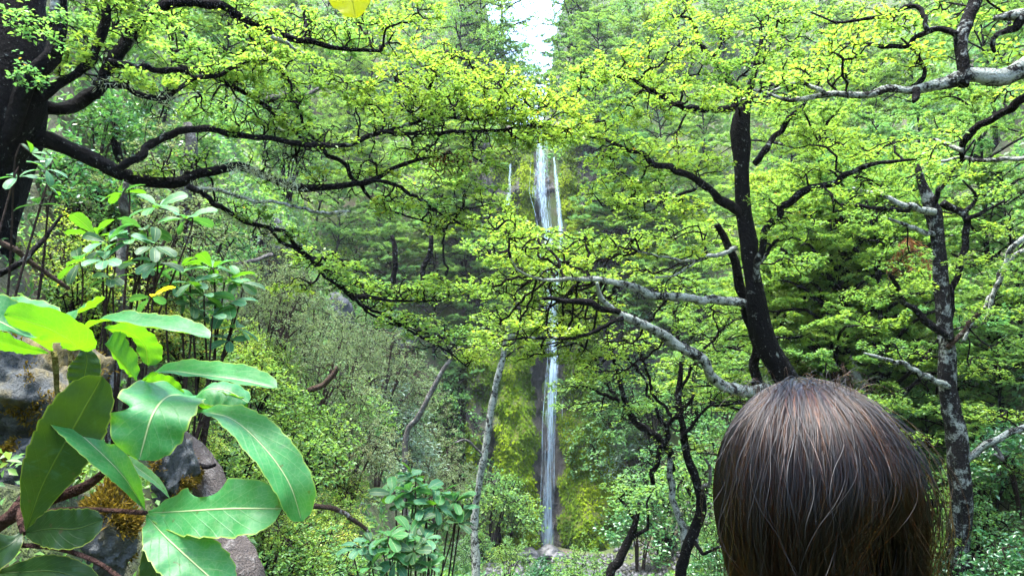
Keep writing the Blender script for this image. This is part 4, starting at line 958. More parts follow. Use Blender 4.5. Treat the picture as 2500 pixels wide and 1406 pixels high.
# px, py of the crown, metres of the view ray above the soil, prototype, size, tint shift, label
F_, N_, T_ = 'F', 'N', 'T'
G1, G2, G3, G4 = 'beeches around the gap of sky', 'beeches on the slope across from the person', 'beeches on the bank under the big black beech', 'beeches beside the waterfall'
TREES = [
    (1228, 50, -58, T_, .95, .0, 'tall thin pale beech bordering the gap of white sky, on its far bank', G1),
    (1120, 130, -50, T_, .9, .0, 'blue green slender beech below the tall thin one beside the white sky', G1),
    (1225, 190, -58, F_, .55, -.16, 'dark rounded beech low in the notch where the sky ends', G1),
    (1185, 180, -52, F_, .7, -.14, 'grey green beech under the slender ones beside the sky', G1),
    (1130, 70, -52, T_, 1.1, .02, 'bright leafy beech top beside the yellow hanging leaf', G1),
    (1415, 60, -58, T_, 1.1, .0, 'tall bare stemmed beech on the person side of the sky gap', G1),
    (1392, 180, -57, F_, .7, -.14, 'blue green beech at the foot of the sky gap', G1),
    (1440, 110, -54, F_, .65, -.02, 'rounded blue green beech next to the foot of the sky gap', G1),
    (1450, 25, -60, T_, 1.1, .02, 'thin beech with grey stems topping the ridge beside the sky', G1),
    (1490, 120, 5, F_, 1.0, -.06, 'broad flat topped beech beneath the grey ridge stems', G1),
    (1540, 30, 6, T_, 1.2, -.02, 'beech with several bare grey stems high on the ridge', G1),
    (1590, 110, 5, F_, .9, .05, 'yellow green beech below the bare grey ridge stems', G1),
    (1030, 20, 5, F_, 1.0, .06, 'yellowish beech crown behind the hanging yellow leaf', G1),
    (1275, 235, -50, F_, .6, .0, 'small beech overhanging the lip of the waterfall', G4),
    (1330, 245, -53, F_, .55, -.04, 'small bright beech standing right over the top of the waterfall', G4),
    (1400, 235, -51, F_, .6, -.08, 'blue green beech rooted at the lip beside the waterfall top', G4),
    (1235, 270, -47, F_, .55, .04, 'light green beech at the near lip of the waterfall', G4),
    (1300, 290, -48, F_, .4, .04, 'low yellow green sapling across the lip of the waterfall', G4),
    (1465, 300, 4, F_, .75, -.10, 'dull green beech beside the top of the moss streak', G4),
    (1500, 420, 4, F_, .8, -.20, 'dark blue green beech just past the moss of the upper fall', G4),
    (1480, 570, 4, F_, .75, -.16, 'blue green beech at the lower end of the upper moss streak', G4),
    (1500, 500, 4, F_, .85, .02, 'bright spreading beech two trees away from the upper moss', G4),
    (1140, 420, 4, F_, .8, .04, 'light beech leaning over the broken trickle', G4),
    (1140, 520, 4, F_, .8, .05, 'yellow green beech below the broken trickle', G4),
    (1225, 570, 3.5, F_, .62, .02, 'light green beech beside the middle of the waterfall', G4),
    (1265, 700, 4, F_, .72, .06, 'sunny beech spray in front of the hidden middle of the fall', G4),
    (1400, 700, 4, F_, .75, .04, 'bright beech with layered sprays above the lower fall', G4),
    (1130, 620, 4, F_, .7, -.12, 'grey green beech beside the pale rock face', G4),
    (1470, 640, 4, F_, .8, .04, 'light green beech behind the long white limb', G4),
    (1170, 740, 3.5, F_, .6, -.06, 'mid green beech above the slender tree beside the fall', G4),
    (1130, 950, 3, F_, .5, -.20, 'dark green beech between the pale leaning trunk and the slender one', G4),
    (1540, 700, 4, F_, .75, -.02, 'soft green beech behind the broken limb stub', G4),
    (1650, 60, 5, F_, .9, .06, 'yellow green beech on the ridge behind the straight black trunk', G2),
    (1760, 40, 5, F_, .9, .02, 'beech top high behind the straight black trunk', G2),
    (1870, 60, 5, F_, .9, .04, 'beech crown high between the black trunk and the mottled limb', G2),
    (1990, 40, 5, F_, .9, .06, 'yellow green beech behind the forked grey branch', G2),
    (2110, 100, 5, F_, .85, .06, 'bright beech behind the loops of the grey branch', G2),
    (2230, 60, 5, F_, .85, .04, 'beech behind the raised elbow of the grey branch', G2),
    (2350, 130, 5, N_, .95, .05, 'beech with a gold tinge behind the thick mottled limb', G2),
    (2450, 60, 5, N_, .95, .06, 'bright beech showing between the knotted grey branches', G2),
    (1600, 330, 4.5, F_, .8, -.04, 'mid green beech behind the slanting upper limb', G2),
    (1700, 300, 4.5, F_, .85, -.02, 'beech with thin grey stems behind the slanting upper limb', G2),
    (1600, 470, 4, F_, .8, .02, 'yellow green beech framed below the slanting limb', G2),
    (1720, 480, 4, F_, .8, .04, 'beech crown touching the straight black trunk at half height', G2),
    (1650, 620, 4, F_, .75, .0, 'beech in the angle below the thin drooping branch', G2),
    (1620, 740, 4, F_, .75, -.04, 'beech showing under the upper white limb', G2),
    (1730, 800, 4, F_, .7, -.06, 'beech between the two white limbs', G2),
    (1720, 660, 4, F_, .75, -.02, 'soft beech crown against the thin second trunk', G2),
    (1900, 240, 4.5, F_, .85, .04, 'bright beech in the fork of the straight black trunk', G2),
    (2020, 290, 4.5, F_, .85, .05, 'bright beech under the long mottled limb', G2),
    (2130, 300, 4.5, F_, .85, .03, 'golden green beech under the hanging limb stub', G2),
    (2240, 280, 4.5, N_, .95, .02, 'layered beech under the thick mottled limb', G2),
    (2420, 260, 4.5, N_, .95, .03, 'bright beech above the sloping grey branch at the frame edge', G2),
    (1930, 400, 4.5, F_, .8, .0, 'beech beside the long rising limb of the black trunk', G2),
    (2060, 580, -16, N_, .8, .08, 'beech around the dark broken trunks on the slope', G2),
    (2160, 590, 4, F_, .7, -.14, 'dark green beech beside the rusty dead frond', G2),
    (2400, 440, -13, N_, 1.0, -.03, 'beech behind the crooked twin stem of the mottled trunk', G2),
    (2470, 560, -12, N_, .9, -.06, 'dull beech at the frame edge behind the forked pale limbs', G2),
    (1975, 650, -14.5, N_, .65, .10, 'layered beech under the white broken stump', G2),
    (1920, 760, -14, N_, .6, .10, 'light beech touching the bend of the black trunk', G2),
    (2010, 760, -12.5, N_, .6, .08, 'pale layered beech beneath the leaning dark snag', G2),
    (2040, 700, -19, F_, .8, .06, 'bright beech filling the gap between the snags and the black trunk', G2),
    (2120, 800, -18, F_, .75, .04, 'light beech filling the hollow beside the mottled trunk', G2),
    (1965, 810, -20, F_, .75, .05, 'yellow green beech glimpsed close above the top of the head', G2),
    (2060, 850, -17, F_, .65, .02, 'soft green beech behind the thin brown broken stick', G2),
    (2120, 760, -12, N_, .8, -.02, 'wide layered beech in front of the mottled trunk branch', G2),
    (2210, 720, 4, N_, .8, -.06, 'beech beside the brown tipped side limb', G2),
    (2430, 680, 4, N_, .85, -.06, 'beech crown outside the mottled trunk near the frame edge', G2),
    (1985, 850, -12.5, N_, .7, .0, 'yellow green beech behind the crown of the head', G2),
    (2090, 860, 3.5, F_, .7, -.10, 'blue green beech just above the hair', G2),
    (2200, 930, 3.5, N_, .75, -.12, 'wide pale green beech beside the hair', G2),
    (2420, 850, 3.5, N_, .8, -.08, 'beech in shade outside the mottled trunk', G2),
    (2170, 1010, -12, N_, .7, -.12, 'grey green layered beech behind the shoulder of hair', G2),
    (2440, 1000, -10.8, N_, .75, -.04, 'beech with yellow tips low beside the mottled trunk', G2),
    (2260, 1090, -11.2, N_, .6, -.10, 'dark low beech between the hair and the mottled trunk', G2),
    (2460, 1180, -10.4, N_, .6, -.08, 'low beech at the frame edge beside the pale foot of the mottled trunk', G2),
    (2420, 1320, -10, N_, .5, -.06, 'lowest beech sapling beside the mottled trunk', G2),
    (1790, 900, 3, F_, .6, -.12, 'dark green beech under the long white limb close to the thin trunk', G2),
    
    (210, 60, 4.0, N_, .9, -.12, 'olive beech between the big trunk and its upright limb', G3),
    (330, 30, 4.0, N_, .95, .06, 'yellow green beech inside the arch of the black limb', G3),
    (450, 90, 4.0, N_, .95, .05, 'bright beech under the top of the black arched limb', G3),
    (570, 40, 4.5, N_, 1.0, .03, 'beech above the arched limb close to the frame top', G3),
    (690, 60, 5, F_, .85, .02, 'beech crown above the pair of dark parallel limbs', G3),
    (800, 30, 5, F_, .9, .0, 'beech top just before the hanging yellow leaf', G3),
    (920, 90, 5, F_, .9, .04, 'pale green beech between the yellow leaf and the bright spray', G3),
    (250, 190, 3.5, N_, .85, -.06, 'beech in the fork of the two thickest black limbs', G3),
    (400, 210, 4, N_, .9, .03, 'beech under the lichened limb', G3),
    (540, 150, 4, N_, .95, .04, 'beech behind the crossing of the dark limbs', G3),
    (640, 200, 4.5, N_, 1.0, .03, 'beech around the pale curved dead branch', G3),
    (760, 160, 4.5, F_, .85, .05, 'yellow green beech beneath the dark parallel limbs', G3),
    (860, 170, 4.5, F_, .85, .06, 'beech with bright tips beside the forked limb end', G3),
    (560, 290, 3.5, N_, .8, .02, 'low leafy beech above the smooth sagging limb', G3),
    (700, 300, 4, N_, .85, .0, 'fresh green beech under the pale curved dead branch', G3),
    (840, 290, 4.5, F_, .8, .04, 'beech behind the upturned twigs of the bright spray', G3),
    (480, 400, 3, N_, .65, -.16, 'dark green beech around the white barked trunk', G3),
    (640, 410, 3.5, N_, .75, -.10, 'blue green beech between the two sagging limbs', G3),
    (780, 420, 4, F_, .75, -.04, 'beech just above the knotted part of the lowest limb', G3),
    (930, 370, 4.5, F_, .8, .05, 'yellowish beech behind the fork of the sagging limbs', G3),
    (1050, 360, 4.5, F_, .8, .04, 'beech behind the brown dead twig cluster', G3),
    (820, 520, 4, F_, .7, -.08, 'beech under the end of the white lichened branch', G3),
    (940, 560, 4, F_, .7, -.06, 'fresh green beech with two dark leaning stems', G3),
    (1050, 520, 4, F_, .75, .04, 'beech drooping over the pale rock face', G3),
    (1060, 690, 3.5, F_, .6, .02, 'yellow green beech below the pale rock face', G3),
    (960, 650, 3.5, F_, .6, -.10, 'grey green beech over the dark outcrop', G3),
]
ground_k = {F_: FAR, N_: NEARV, T_: THIN}
HH = {F_: 9.0, N_: 7.0, T_: 11.0}
for (px, py, h, fam, s, sh, lab, grp) in TREES:
    p, d = (P(px, py, -h), -h) if h < 0 else ray_hit(px, py, h)
    g = float(ground(p[0], p[1]))
    if DBG: print('TREE', px, py, round(d, 1), round(float(p[2] - g), 1), fam)
    want = max(p[2] - g, 0.5)                        # crown middle height
    s2 = np.clip(want / (HH[fam] * 0.66), s * (0.75 if d > 14 else 0.36), s * 1.45)
    place(ground_k[fam], (p[0], p[1], g), float(s2), rng.uniform(0, 6.28), sh, lab, 'tree', grp)

# bare and broken trunks showing between the crowns
def snag(name, label, pts, d, mat, cat='trunk', d1=None, spike=True, group=None):
    wp, r = limb_px(pts, d, d1 or d)
    if cat == 'trunk':
        w2 = drop_to_ground(wp)
        if len(w2) > len(wp): r = np.r_[r, r[-1] * 1.15]
        wp = w2
    root = thing(name, label, cat, wp[-1], group)
    build_limb('trunk', wp, r, mat, root, sides=9, rough=0.22, seed=int(pts[0][0]), kink=0.5)
    if spike:
        rs = np.random.default_rng(int(pts[0][0]))
        for k in range(4):
            b = wp[0] + rs.normal(0, 0.4, 3) * r[0]
            build_limb('splinter', [b - [0, 0, r[0]], b + np.array([rs.normal(0, .3), 0, 1.6 + rs.random()]) * r[0]], [r[0] * 0.4, r[0] * 0.05], mat, root, sides=5, seed=k)
    return root
snag('broken_snag', 'white topped leaning snag on the slope behind the rising black limb', [(1950, 505, 7), (1962, 535, 12), (1975, 565, 15), (1990, 600, 18), (2010, 650, 20)], 15, PALE)
snag('dark_snag', 'dark upright snag with a white broken top beside the leaning one', [(2040, 475, 7), (2046, 510, 10), (2055, 560, 12), (2066, 640, 13), (2078, 740, 14)], 15, MID)
snag('dark_snag', 'short dark snag leaning in the layered beech under the white stump', [(2016, 655, 5), (2030, 685, 10), (2045, 715, 11), (2058, 760, 12)], 13, MID, spike=False)
snag('bare_trunk', 'patchy trunk rising just above the hair with a brown splinter beside it', [(2068, 870, 8), (2085, 910, 11), (2105, 955, 12), (2120, 1010, 13)], 12, LIC, spike=False)
snag('dead_stick', 'thin brown broken stick just above the hair', [(2058, 893, 4), (2068, 925, 6), (2082, 965, 7), (2095, 1010, 7)], 11, BRN)
snag('bare_trunk', 'white barked trunk behind the low sagging limb of the black beech', [(452, 300, 10), (462, 350, 14), (458, 410, 16), (448, 480, 18)], 9, PALE, spike=False)
snag('dark_snag', 'dark crooked stump behind the fork of the black beech', [(280, 300, 7), (276, 330, 9), (285, 360, 9), (290, 420, 10)], 8, D, spike=False)
snag('broken_stump', 'narrow silvery splintered stump standing above the left glossy shrub', [(308, 440, 7), (305, 470, 9), (302, 510, 11), (300, 600, 12)], 5.5, PALE)
snag('dead_pole', 'long grey fallen pole sloping through the scrub at the frame edge', [(-40, 565, 6), (40, 615, 7), (100, 655, 6), (170, 705, 5)], 3.6, BRN, 'fallen pole', 3.9, False)
snag('dead_pole', 'thin grey dead pole lying under the drooping black limb', [(575, 645, 4), (620, 634, 5), (665, 622, 5)], 9, PALE, 'fallen pole', 9.3, False)
snag('dead_branch', 'dark slanting dead branch across the scrub near the frame edge', [(-30, 690, 8), (50, 640, 7), (100, 590, 6), (150, 525, 3)], 2.8, MID, 'branch', 3.0, False)
snag('dead_branch', 'brown crooked bare branch inside the wiry grey bush', [(750, 955, 6), (800, 930, 7), (815, 910, 5), (822, 895, 3)], 9, BRN, 'branch', 9, False)
snag('fallen_branch', 'pale curved fallen branch below the tip of the longest big leaf', [(680, 1243, 5), (770, 1237, 6), (830, 1245, 6), (870, 1270, 5), (905, 1300, 4)], 5.2, BRN, 'branch', 5.4, False)
for k, (a, lab) in enumerate([([(955, 575, 4), (962, 600, 6), (963, 640, 7), (960, 690, 7)], 'left dark stem under the drooping beech beside the pale rock face'),
               ([(1052, 575, 5), (1050, 620, 7), (1035, 655, 7), (1030, 700, 7)], 'right dark stem under the drooping beech beside the pale rock face')]):
    snag('dark_snag', lab, a, 17, D, 'dead stem', 17, False)

df = thing('dead_fern', 'rusty brown dead frond hanging on the slope beside the mottled trunk', 'fern', P(2205, 640, 12))
rs = np.random.default_rng(44); n = 420
a0 = P(2215, 585, 11.5); t = rs.random((n, 1)); az_ = rs.integers(0, 14, n) * .45
p = a0 + np.stack([np.cos(az_), np.sin(az_), 0 * az_], -1) * .30 * t + np.array([0, 0, -.55]) * t ** 2 + rs.normal(0, .02, (n, 3))
V, F = leaf_mesh(p, np.array([0, 0, -1.0]) + rs.normal(0, .5, (n, 3)), unit(rs.normal(0, 1, (n, 3))), rs.uniform(.08, .2, n), np.full(n, .016), .2)
fo = mesh_obj('frond', V, F, leaf_mat('rusty frond', [(0, (.10, .04, .014)), (1, (.22, .11, .04))], .3, .7, .2), df, {'tint': np.repeat(rs.random(n), 4)}); fo['kind'] = 'stuff'
# rock faces between the trees
for k, (px, py, d, s, m, lab) in enumerate([
        (822, 762, 13.0, (0.45, 0.5, 0.6), M_DARKROCK, 'dark blue grey rock outcrop above the wiry grey bush'),
        (965, 830, 15.5, (0.7, 0.5, 0.8), M_DARKROCK, 'dark shaded rock outcrop under the drooping limb tips'),
        (1110, 590, 24.0, (1.1, 0.9, 0.7), M_ROCK, 'pale grey rock face behind the drooping beech'),
        (1615, 900, 26.0, (1.0, 0.8, 0.5), M_ROCK, 'pale grey rock behind the crooked many stemmed tree'),
        (640, 620, 11.0, (0.9, 0.6, 0.8), M_DARKROCK, 'brown dark rock behind the drooping black limb')]):
    hp, d2 = ray_hit(px, py, 0.3)
    s = tuple(min(a * d2 / d * .75, 1.1) for a in s)
    o = rock_obj('rock_outcrop', hp + np.array([0, s[1] * 0.2, 0]), s, m, 60 + k, 0.4, 0.8, ICO3); tag(o, lab, 'rock', 'rock outcrops on the slopes')

# ------------------------------------------------------------------ shrubs
def make_shrub(seed, H, W, leafmat, twigmat, size, leaves, n, tint, rtip, name, nst=7, rz=0.28, tilt=0.6, aspect=0.6, nspr=13):
    rs = np.random.default_rng(seed); pl = Plant(seed + 900)
    root = bpy.data.objects.new(name, None); C.objects.link(root)
    tubes, rp = [], []
    for i in range(nst):
        az = i * 2.4 + rs.normal(0, .3); out = W * rs.uniform(.15, .6)
        pts = np.array([[0.05 * cos(az), 0.05 * sin(az), -0.25], [out * .4 * cos(az), out * .4 * sin(az), H * .35], [out * cos(az), out * sin(az), H * rs.uniform(.6, .85)]])
        p, r = smooth_path(pts, np.array([.018, .012, .004]) * H, 0.12)
        tubes.append(tube(p, r, 5, .1, seed + i)); rp.append(p[len(p) // 4:])
    R = np.vstack(rp)
    for i in range(nspr):
        az = i * 2.4; f = ((i + .5) / nspr) ** .5
        c = np.array([W * f * .78 * cos(az), W * f * .78 * sin(az), H * (0.95 - 0.55 * f ** 1.6) * rs.uniform(.85, 1.05)])
        rx = W * 0.36
        pl.spray(R, c, rx, rx, H * rz, n, tint + rs.normal(0, .05), leaves, size, rtip, tilt=tilt, tip_only=5)
    V, F = join(tubes)
    mesh_obj('stems', V, F, twigmat, root, smooth=True)
    pl.twigs(twigmat, root, 'twigs'); pl.crown(leafmat, root, 'foliage', aspect)
    return root
WIRY = [make_shrub(400 + i, 1.7, 1.0, M_LEAF_OLIVE, M_TWIG_RED, 0.032, 13, 66, .5, .0022, 'wiry_shrub', 9, .26, 1.0, .5, 15) for i in range(2)]
BUSH = [make_shrub(420 + i, 1.5, 0.9, M_LEAF, M_TWIG, 0.055, 9, 26, .42, .003, 'leafy_shrub', 7, .24, .6, .6) for i in range(2)]
LIMEB = [make_shrub(440 + i, 0.9, 0.6, M_LEAF_LIME, M_TWIG_RED, 0.027, 12, 36, .62, .002, 'small_leaved_shrub', 8, .24, .7, .6) for i in range(2)]
SILV = [make_shrub(460, 1.2, 0.7, M_LEAF_SILVER, M_TWIG_RED, 0.075, 8, 20, .4, .003, 'silvery_shrub', 6, .24, .7, .32)]
GLOS = [make_shrub(480 + i, 1.2, 0.75, M_LEAF_GLOSS, M_TWIG_RED, 0.075, 8, 20, .5, .003, 'glossy_shrub', 6, .26, .6, .5) for i in range(2)]
KIND = {'W': (WIRY, 1.7), 'B': (BUSH, 1.5), 'L': (LIMEB, .9), 'S': (SILV, 1.2), 'G': (GLOS, 1.2)}
SH = 'shrubs on the bank below the black beech'
SP = 'shrubs around the pool'
SR = 'shrubs under the slope beeches'
SHRUBS = [
    (690, 700, 1.0, 'W', 1.1, .1, 'upper wiry olive shrub under the drooping black limb', SH), (760, 790, 1.0, 'W', 1.2, .0, 'wiry grey green shrub beside the dark outcrop', SH),
    (850, 850, 1.0, 'W', 1.3, -.05, 'largest wiry grey bush with a bare brown branch inside', SH), (930, 900, 1.0, 'W', 1.2, -.02, 'wiry grey bush just before the pale leaning trunk', SH),
    (760, 900, 1.0, 'W', 1.2, .05, 'wiry brownish bush over the tip of the long big leaf', SH), (640, 760, .9, 'W', 1.0, .12, 'wiry olive shrub beside the right hand glossy whorls', SH),
    (850, 1080, .8, 'W', 1.0, .2, 'brown twiggy bush below the fresh green shrub', SH), (1050, 1130, .9, 'W', 1.1, .08, 'soft olive bush at the foot of the thin upright tree', SH), (1160, 1300, .9, 'W', 1.0, .02, 'round olive bush beside the palmate shrub near the pool', SH), (970, 1040, .9, 'W', 1.1, .0, 'wiry bush above the silvery one', SH),
    (700, 1000, .8, 'L', 1.2, -.12, 'fresh green shrub beyond the long big leaf', SH), (770, 1040, .8, 'B', .9, .10, 'bright green upright shrub beside the brown twigs', SH),
    (950, 1020, .8, 'S', 1.1, .0, 'upper silvery leaved shrub below the wiry grey bush', SH), (1000, 1100, .8, 'S', 1.0, .05, 'silvery shrub with a few yellow leaves', SH), (920, 1120, .7, 'S', 1.0, .25, 'silvery shrub with yellowing leaves beside the palmate shrub', SH), (1130, 1370, .7, 'S', 1.0, .1, 'narrow leaved silvery shrub at the frame bottom beside the palmate shrub', SH),
    (560, 830, .6, 'L', 1.0, .05, 'lime shrub under the glossy whorls', SH), (610, 940, .6, 'B', 1.0, .1, 'fresh leafy shrub peeping past the broad horizontal big leaf', SH), (600, 1080, .6, 'L', 1.0, .0, 'small leaved shrub in the crook of the longest big leaf', SH), (560, 1130, .5, 'B', .8, .06, 'leafy shrub over the pale log', SH), (720, 1110, .6, 'B', 1.0, .05, 'green leafy shrub beneath the brown twiggy bush', SH), (830, 1170, .6, 'L', 1.0, .0, 'low green shrub between the curved branch and the palmate shrub', SH), (890, 1000, .8, 'B', 1.1, .08, 'light green leafy shrub below the largest wiry bush', SH), (800, 960, .8, 'B', 1.0, .0, 'leafy shrub at the foot of the largest wiry bush', SH), (250, 800, .4, 'L', .7, .05, 'small leaved shrub filling behind the upright leaf stalk', SH), (400, 700, .5, 'L', .9, .02, 'lime shrub in the shade under the two glossy palmate shrubs', SH), (200, 720, .5, 'B', .8, .04, 'leafy shrub between the fallen pole and the folded big leaf', SH), (480, 860, .5, 'B', .8, .06, 'leafy shrub under the stems of the dense palmate shrub', SH), (440, 800, .5, 'L', .9, .12, 'yellow green small leaved shrub above the long big leaf', SH), (340, 760, .5, 'L', .8, .15, 'yellow small leaved shrub beside the yellow leaf', SH), (530, 900, .5, 'L', .9, .05, 'lime shrub just above the broad horizontal big leaf', SH), (640, 880, .6, 'L', 1.0, .0, 'green small leaved shrub at the edge of the wiry bush', SH), (230, 740, .5, 'L', .7, .08, 'small lime shrub over the upper big leaves', SH), (460, 1060, .4, 'L', .7, .0, 'small leaved shrub between two hanging big leaves', SH), (640, 1290, .5, 'L', .9, .05, 'lime shrub beside the end of the fallen log', SH), (760, 1310, .5, 'L', 1.0, .08, 'yellow green scrub under the curved fallen branch', SH), (820, 1260, .5, 'L', .9, .02, 'lime scrub beside the palmate shrub', SH), (690, 1370, .5, 'B', .8, .05, 'leafy shrub at the frame bottom beside the log', SH), (780, 1390, .5, 'B', .8, .0, 'dark leafy shrub at the frame bottom under the lime scrub', SH),
    (200, 440, .8, 'G', .9, .05, 'shiny green shrub under the lowest black limb', SH), (170, 640, .6, 'L', .8, .02, 'lime scrub between the dead branch and the glossy whorls', SH), (240, 520, .7, 'B', .8, .0, 'leafy shrub behind the silvery stump', SH), (520, 560, .9, 'B', 1.0, -.06, 'dark shrub under the low sagging limb', SH), (400, 620, .7, 'B', .8, -.02, 'leafy shrub behind the glossy whorls', SH), (330, 540, .8, 'W', .9, .1, 'olive wiry shrub behind the highest glossy whorl', SH), (250, 290, 1.0, 'G', 1.1, .12, 'bright glossy shrub inside the fork of the black beech', SH), (330, 310, 1.0, 'G', 1.0, .1, 'glossy shrub behind the slanting twig of the black beech', SH), (700, 470, 1.2, 'B', 1.2, -.03, 'shrub mass under the lichen branch', SH), (620, 540, 1.0, 'B', 1.1, -.05, 'dark shrub beside the drooping limb', SH), (880, 590, 1.2, 'B', 1.3, .0, 'fresh shrub below the fork of the drooping limb', SH), (900, 780, 1.0, 'B', 1.2, -.1, 'dark green shrub beside the shaded outcrop', SH),
    (1080, 990, 1.0, 'B', 1.3, -.14, 'dark green shrub between the leaning and the upright slender trees', SP), (1130, 1080, 1.0, 'B', 1.3, -.1, 'blue green shrub beside the slender upright tree', SP), (1190, 1220, 1.0, 'B', 1.3, -.02, 'fresh green bush beside the moss, up the bank from the pool', SP), (1230, 1300, 1.0, 'B', 1.2, -.04, 'bright green bush overhanging the pool boulders', SP), (1160, 1390, .7, 'B', 1.0, -.04, 'dark bush at the frame bottom before the pool', SP), (1240, 1400, .6, 'B', .9, .08, 'yellow green bush at the frame bottom just before the boulders', SP), (1330, 1400, .5, 'G', .8, .0, 'glossy low bush in front of the pool boulders', SP), (1420, 1405, .5, 'B', .8, .02, 'low leafy bush in front of the stream gravel', SP), (1560, 1380, .7, 'G', 1.0, .06, 'glossy green bush behind the leaning tree foot', SP), (1620, 1320, .9, 'G', 1.1, .12, 'bright yellow green bush behind the crooked tree', SP), (1740, 1370, .7, 'G', 1.0, .04, 'glossy bush between the crooked tree and the hair', SP), (1760, 1290, .9, 'B', 1.1, .0, 'leafy bush beside the lower edge of the hair', SP),
    (1500, 1080, 1.0, 'B', 1.3, -.06, 'green bush on the rock beside the crooked stems', SP), (1480, 1010, 1.0, 'B', 1.2, -.04, 'leafy bush above the moss cushions', SP), (1560, 1090, 1.0, 'S', 1.4, -.05, 'grey green bush hanging on the rock behind the crooked tree', SP), (1600, 1000, 1.0, 'B', 1.3, -.08, 'dark bush behind the crooked tree fork', SP), (1760, 1040, 1.0, 'B', 1.3, -.1, 'dark bush beside the top of the hair', SP), (1740, 1160, 1.0, 'B', 1.2, -.06, 'leafy bush beside the edge of the hair', SP), (1540, 940, 1.0, 'B', 1.3, -.12, 'blue green bush behind the fine fanned branches', SP), (1680, 930, 1.0, 'B', 1.3, -.1, 'bush below the white limb beside the crooked tree', SP), (1620, 1200, 1.0, 'B', 1.2, -.08, 'bush behind the crooked tree at half height', SP), (1430, 930, 1.0, 'B', 1.2, -.06, 'bush on the cliff edge near the lower fall', SP),
    (2290, 1390, .7, 'G', .9, .0, 'glossy bush at the frame bottom beside the hair', SR), (2480, 1395, .6, 'G', .8, .02, 'glossy bush at the bottom corner', SR), (2400, 1150, .9, 'B', 1.1, -.06, 'green bush behind the pale side limb', SR), (2480, 1090, .9, 'G', 1.0, .0, 'shiny bush at the frame edge under the pale side limb', SR), (2380, 1260, .8, 'B', 1.0, -.05, 'leafy bush beside the foot of the mottled trunk', SR), (1480, 720, 1.4, 'B', 1.5, -.1, 'blue green bush under the upper moss streak', SR), (1540, 400, 1.4, 'B', 1.5, -.1, 'dark green bush beyond the moss of the upper fall', SR), (2280, 900, 1.2, 'B', 1.3, -.08, 'dim bush between the hair and the mottled trunk', SR),
]
for (px, py, h, k, s, sh, lab, grp) in SHRUBS:
    protos, H = KIND[k]
    p, d = ray_hit(px, py, h * s)
    if d > 24: s *= 2.1
    s = min(s, (430 if k == 'W' else 250) * d / (FPX * H))
    p, d = ray_hit(px, py, H * s * .62, frac=.93)
    if DBG: print('SHRUB', px, py, round(d, 1), k)
    place(protos, (p[0], p[1], float(ground(p[0], p[1]))), s * rng.uniform(.92, 1.08), rng.uniform(0, 6.28), sh, lab, 'shrub', grp)

for k, (dx, dy, sc_, lab) in enumerate([(-2.1, .2, 1.3, 'bush on the cliff lip furthest from the person side of the fall'), (-1.1, .5, 1.0, 'small bush on the cliff lip close beside the water'), (.9, .4, .9, 'low bush on the cliff lip on the person side of the water'), (2.2, .3, 1.2, 'bush on the cliff lip above the side trickle'), (3.6, .4, 1.4, 'larger bush on the cliff lip beyond the side trickle')]):
    q = cliff_xyz(np.array(dx), np.array(21.5)); q = q + np.array([0, dy + .3, 0])
    place(BUSH, (q[0], q[1], max(float(ground(q[0], q[1])), q[2]) - .5), sc_, rng.uniform(0, 6.28), .08, lab, 'shrub', 'shrubs on the waterfall lip')
# low undergrowth over all slopes in view
rs = np.random.default_rng(31)
n = 230000
az = rs.uniform(-0.72, 0.72, n * 2); dist = 2.2 + 68 * rs.random(n * 2) ** 1.15
ux, uy = np.sin(az) * dist, np.cos(az) * dist
cl = fbm(ux * 0.7, uy * 0.7, 0.4, 90, 3)
stream = (uy > 26) & (ux > -1.2) & (ux < 8.0) & (uy < 39.5)
onc = (uy > 38) & (uy < 43.2) & (ux > -3.0) & (ux < 6.5)
kk = (cl > -0.45) & ~stream & ~onc; ux, uy, dist, cl = ux[kk][:n], uy[kk][:n], dist[kk][:n], cl[kk][:n]
uz = ground(ux, uy)
sz = np.clip(0.016 * dist ** 0.75, 0.028, 0.30) * rs.uniform(.6, 1.3, len(ux))
corr = (ux > -2.5 - 0.03 * uy) & (ux < 7.5) & (uy > 5) & (uy < 39)
hh = (0.08 + 0.5 * np.clip(cl + 0.1, 0, 1)) * np.clip(dist / 13, 0.3, 2.2) * np.where(corr, 0.45, 1)
pp = np.stack([ux, uy, uz + rs.random(len(ux)) ** 1.4 * hh], -1)
V, F = leaf_mesh(pp, rs.normal(0, 1, (len(ux), 3)) + np.array([0, -0.5, 0.1]), unit(np.array([[0, -.35, .9]]) + rs.normal(0, .5, (len(ux), 3))), sz, sz * .5, .2)
tt = np.clip(.38 + .16 * fbm(ux * .3, uy * .3, 0, 95, 3) + rs.normal(0, .09, len(ux)), 0, 1)
o = mesh_obj('undergrowth', V, F, M_LEAF, attrs={'tint': np.repeat(tt, 4)})
tag(o, 'low leafy undergrowth covering the gorge slopes', 'undergrowth', kind='stuff')

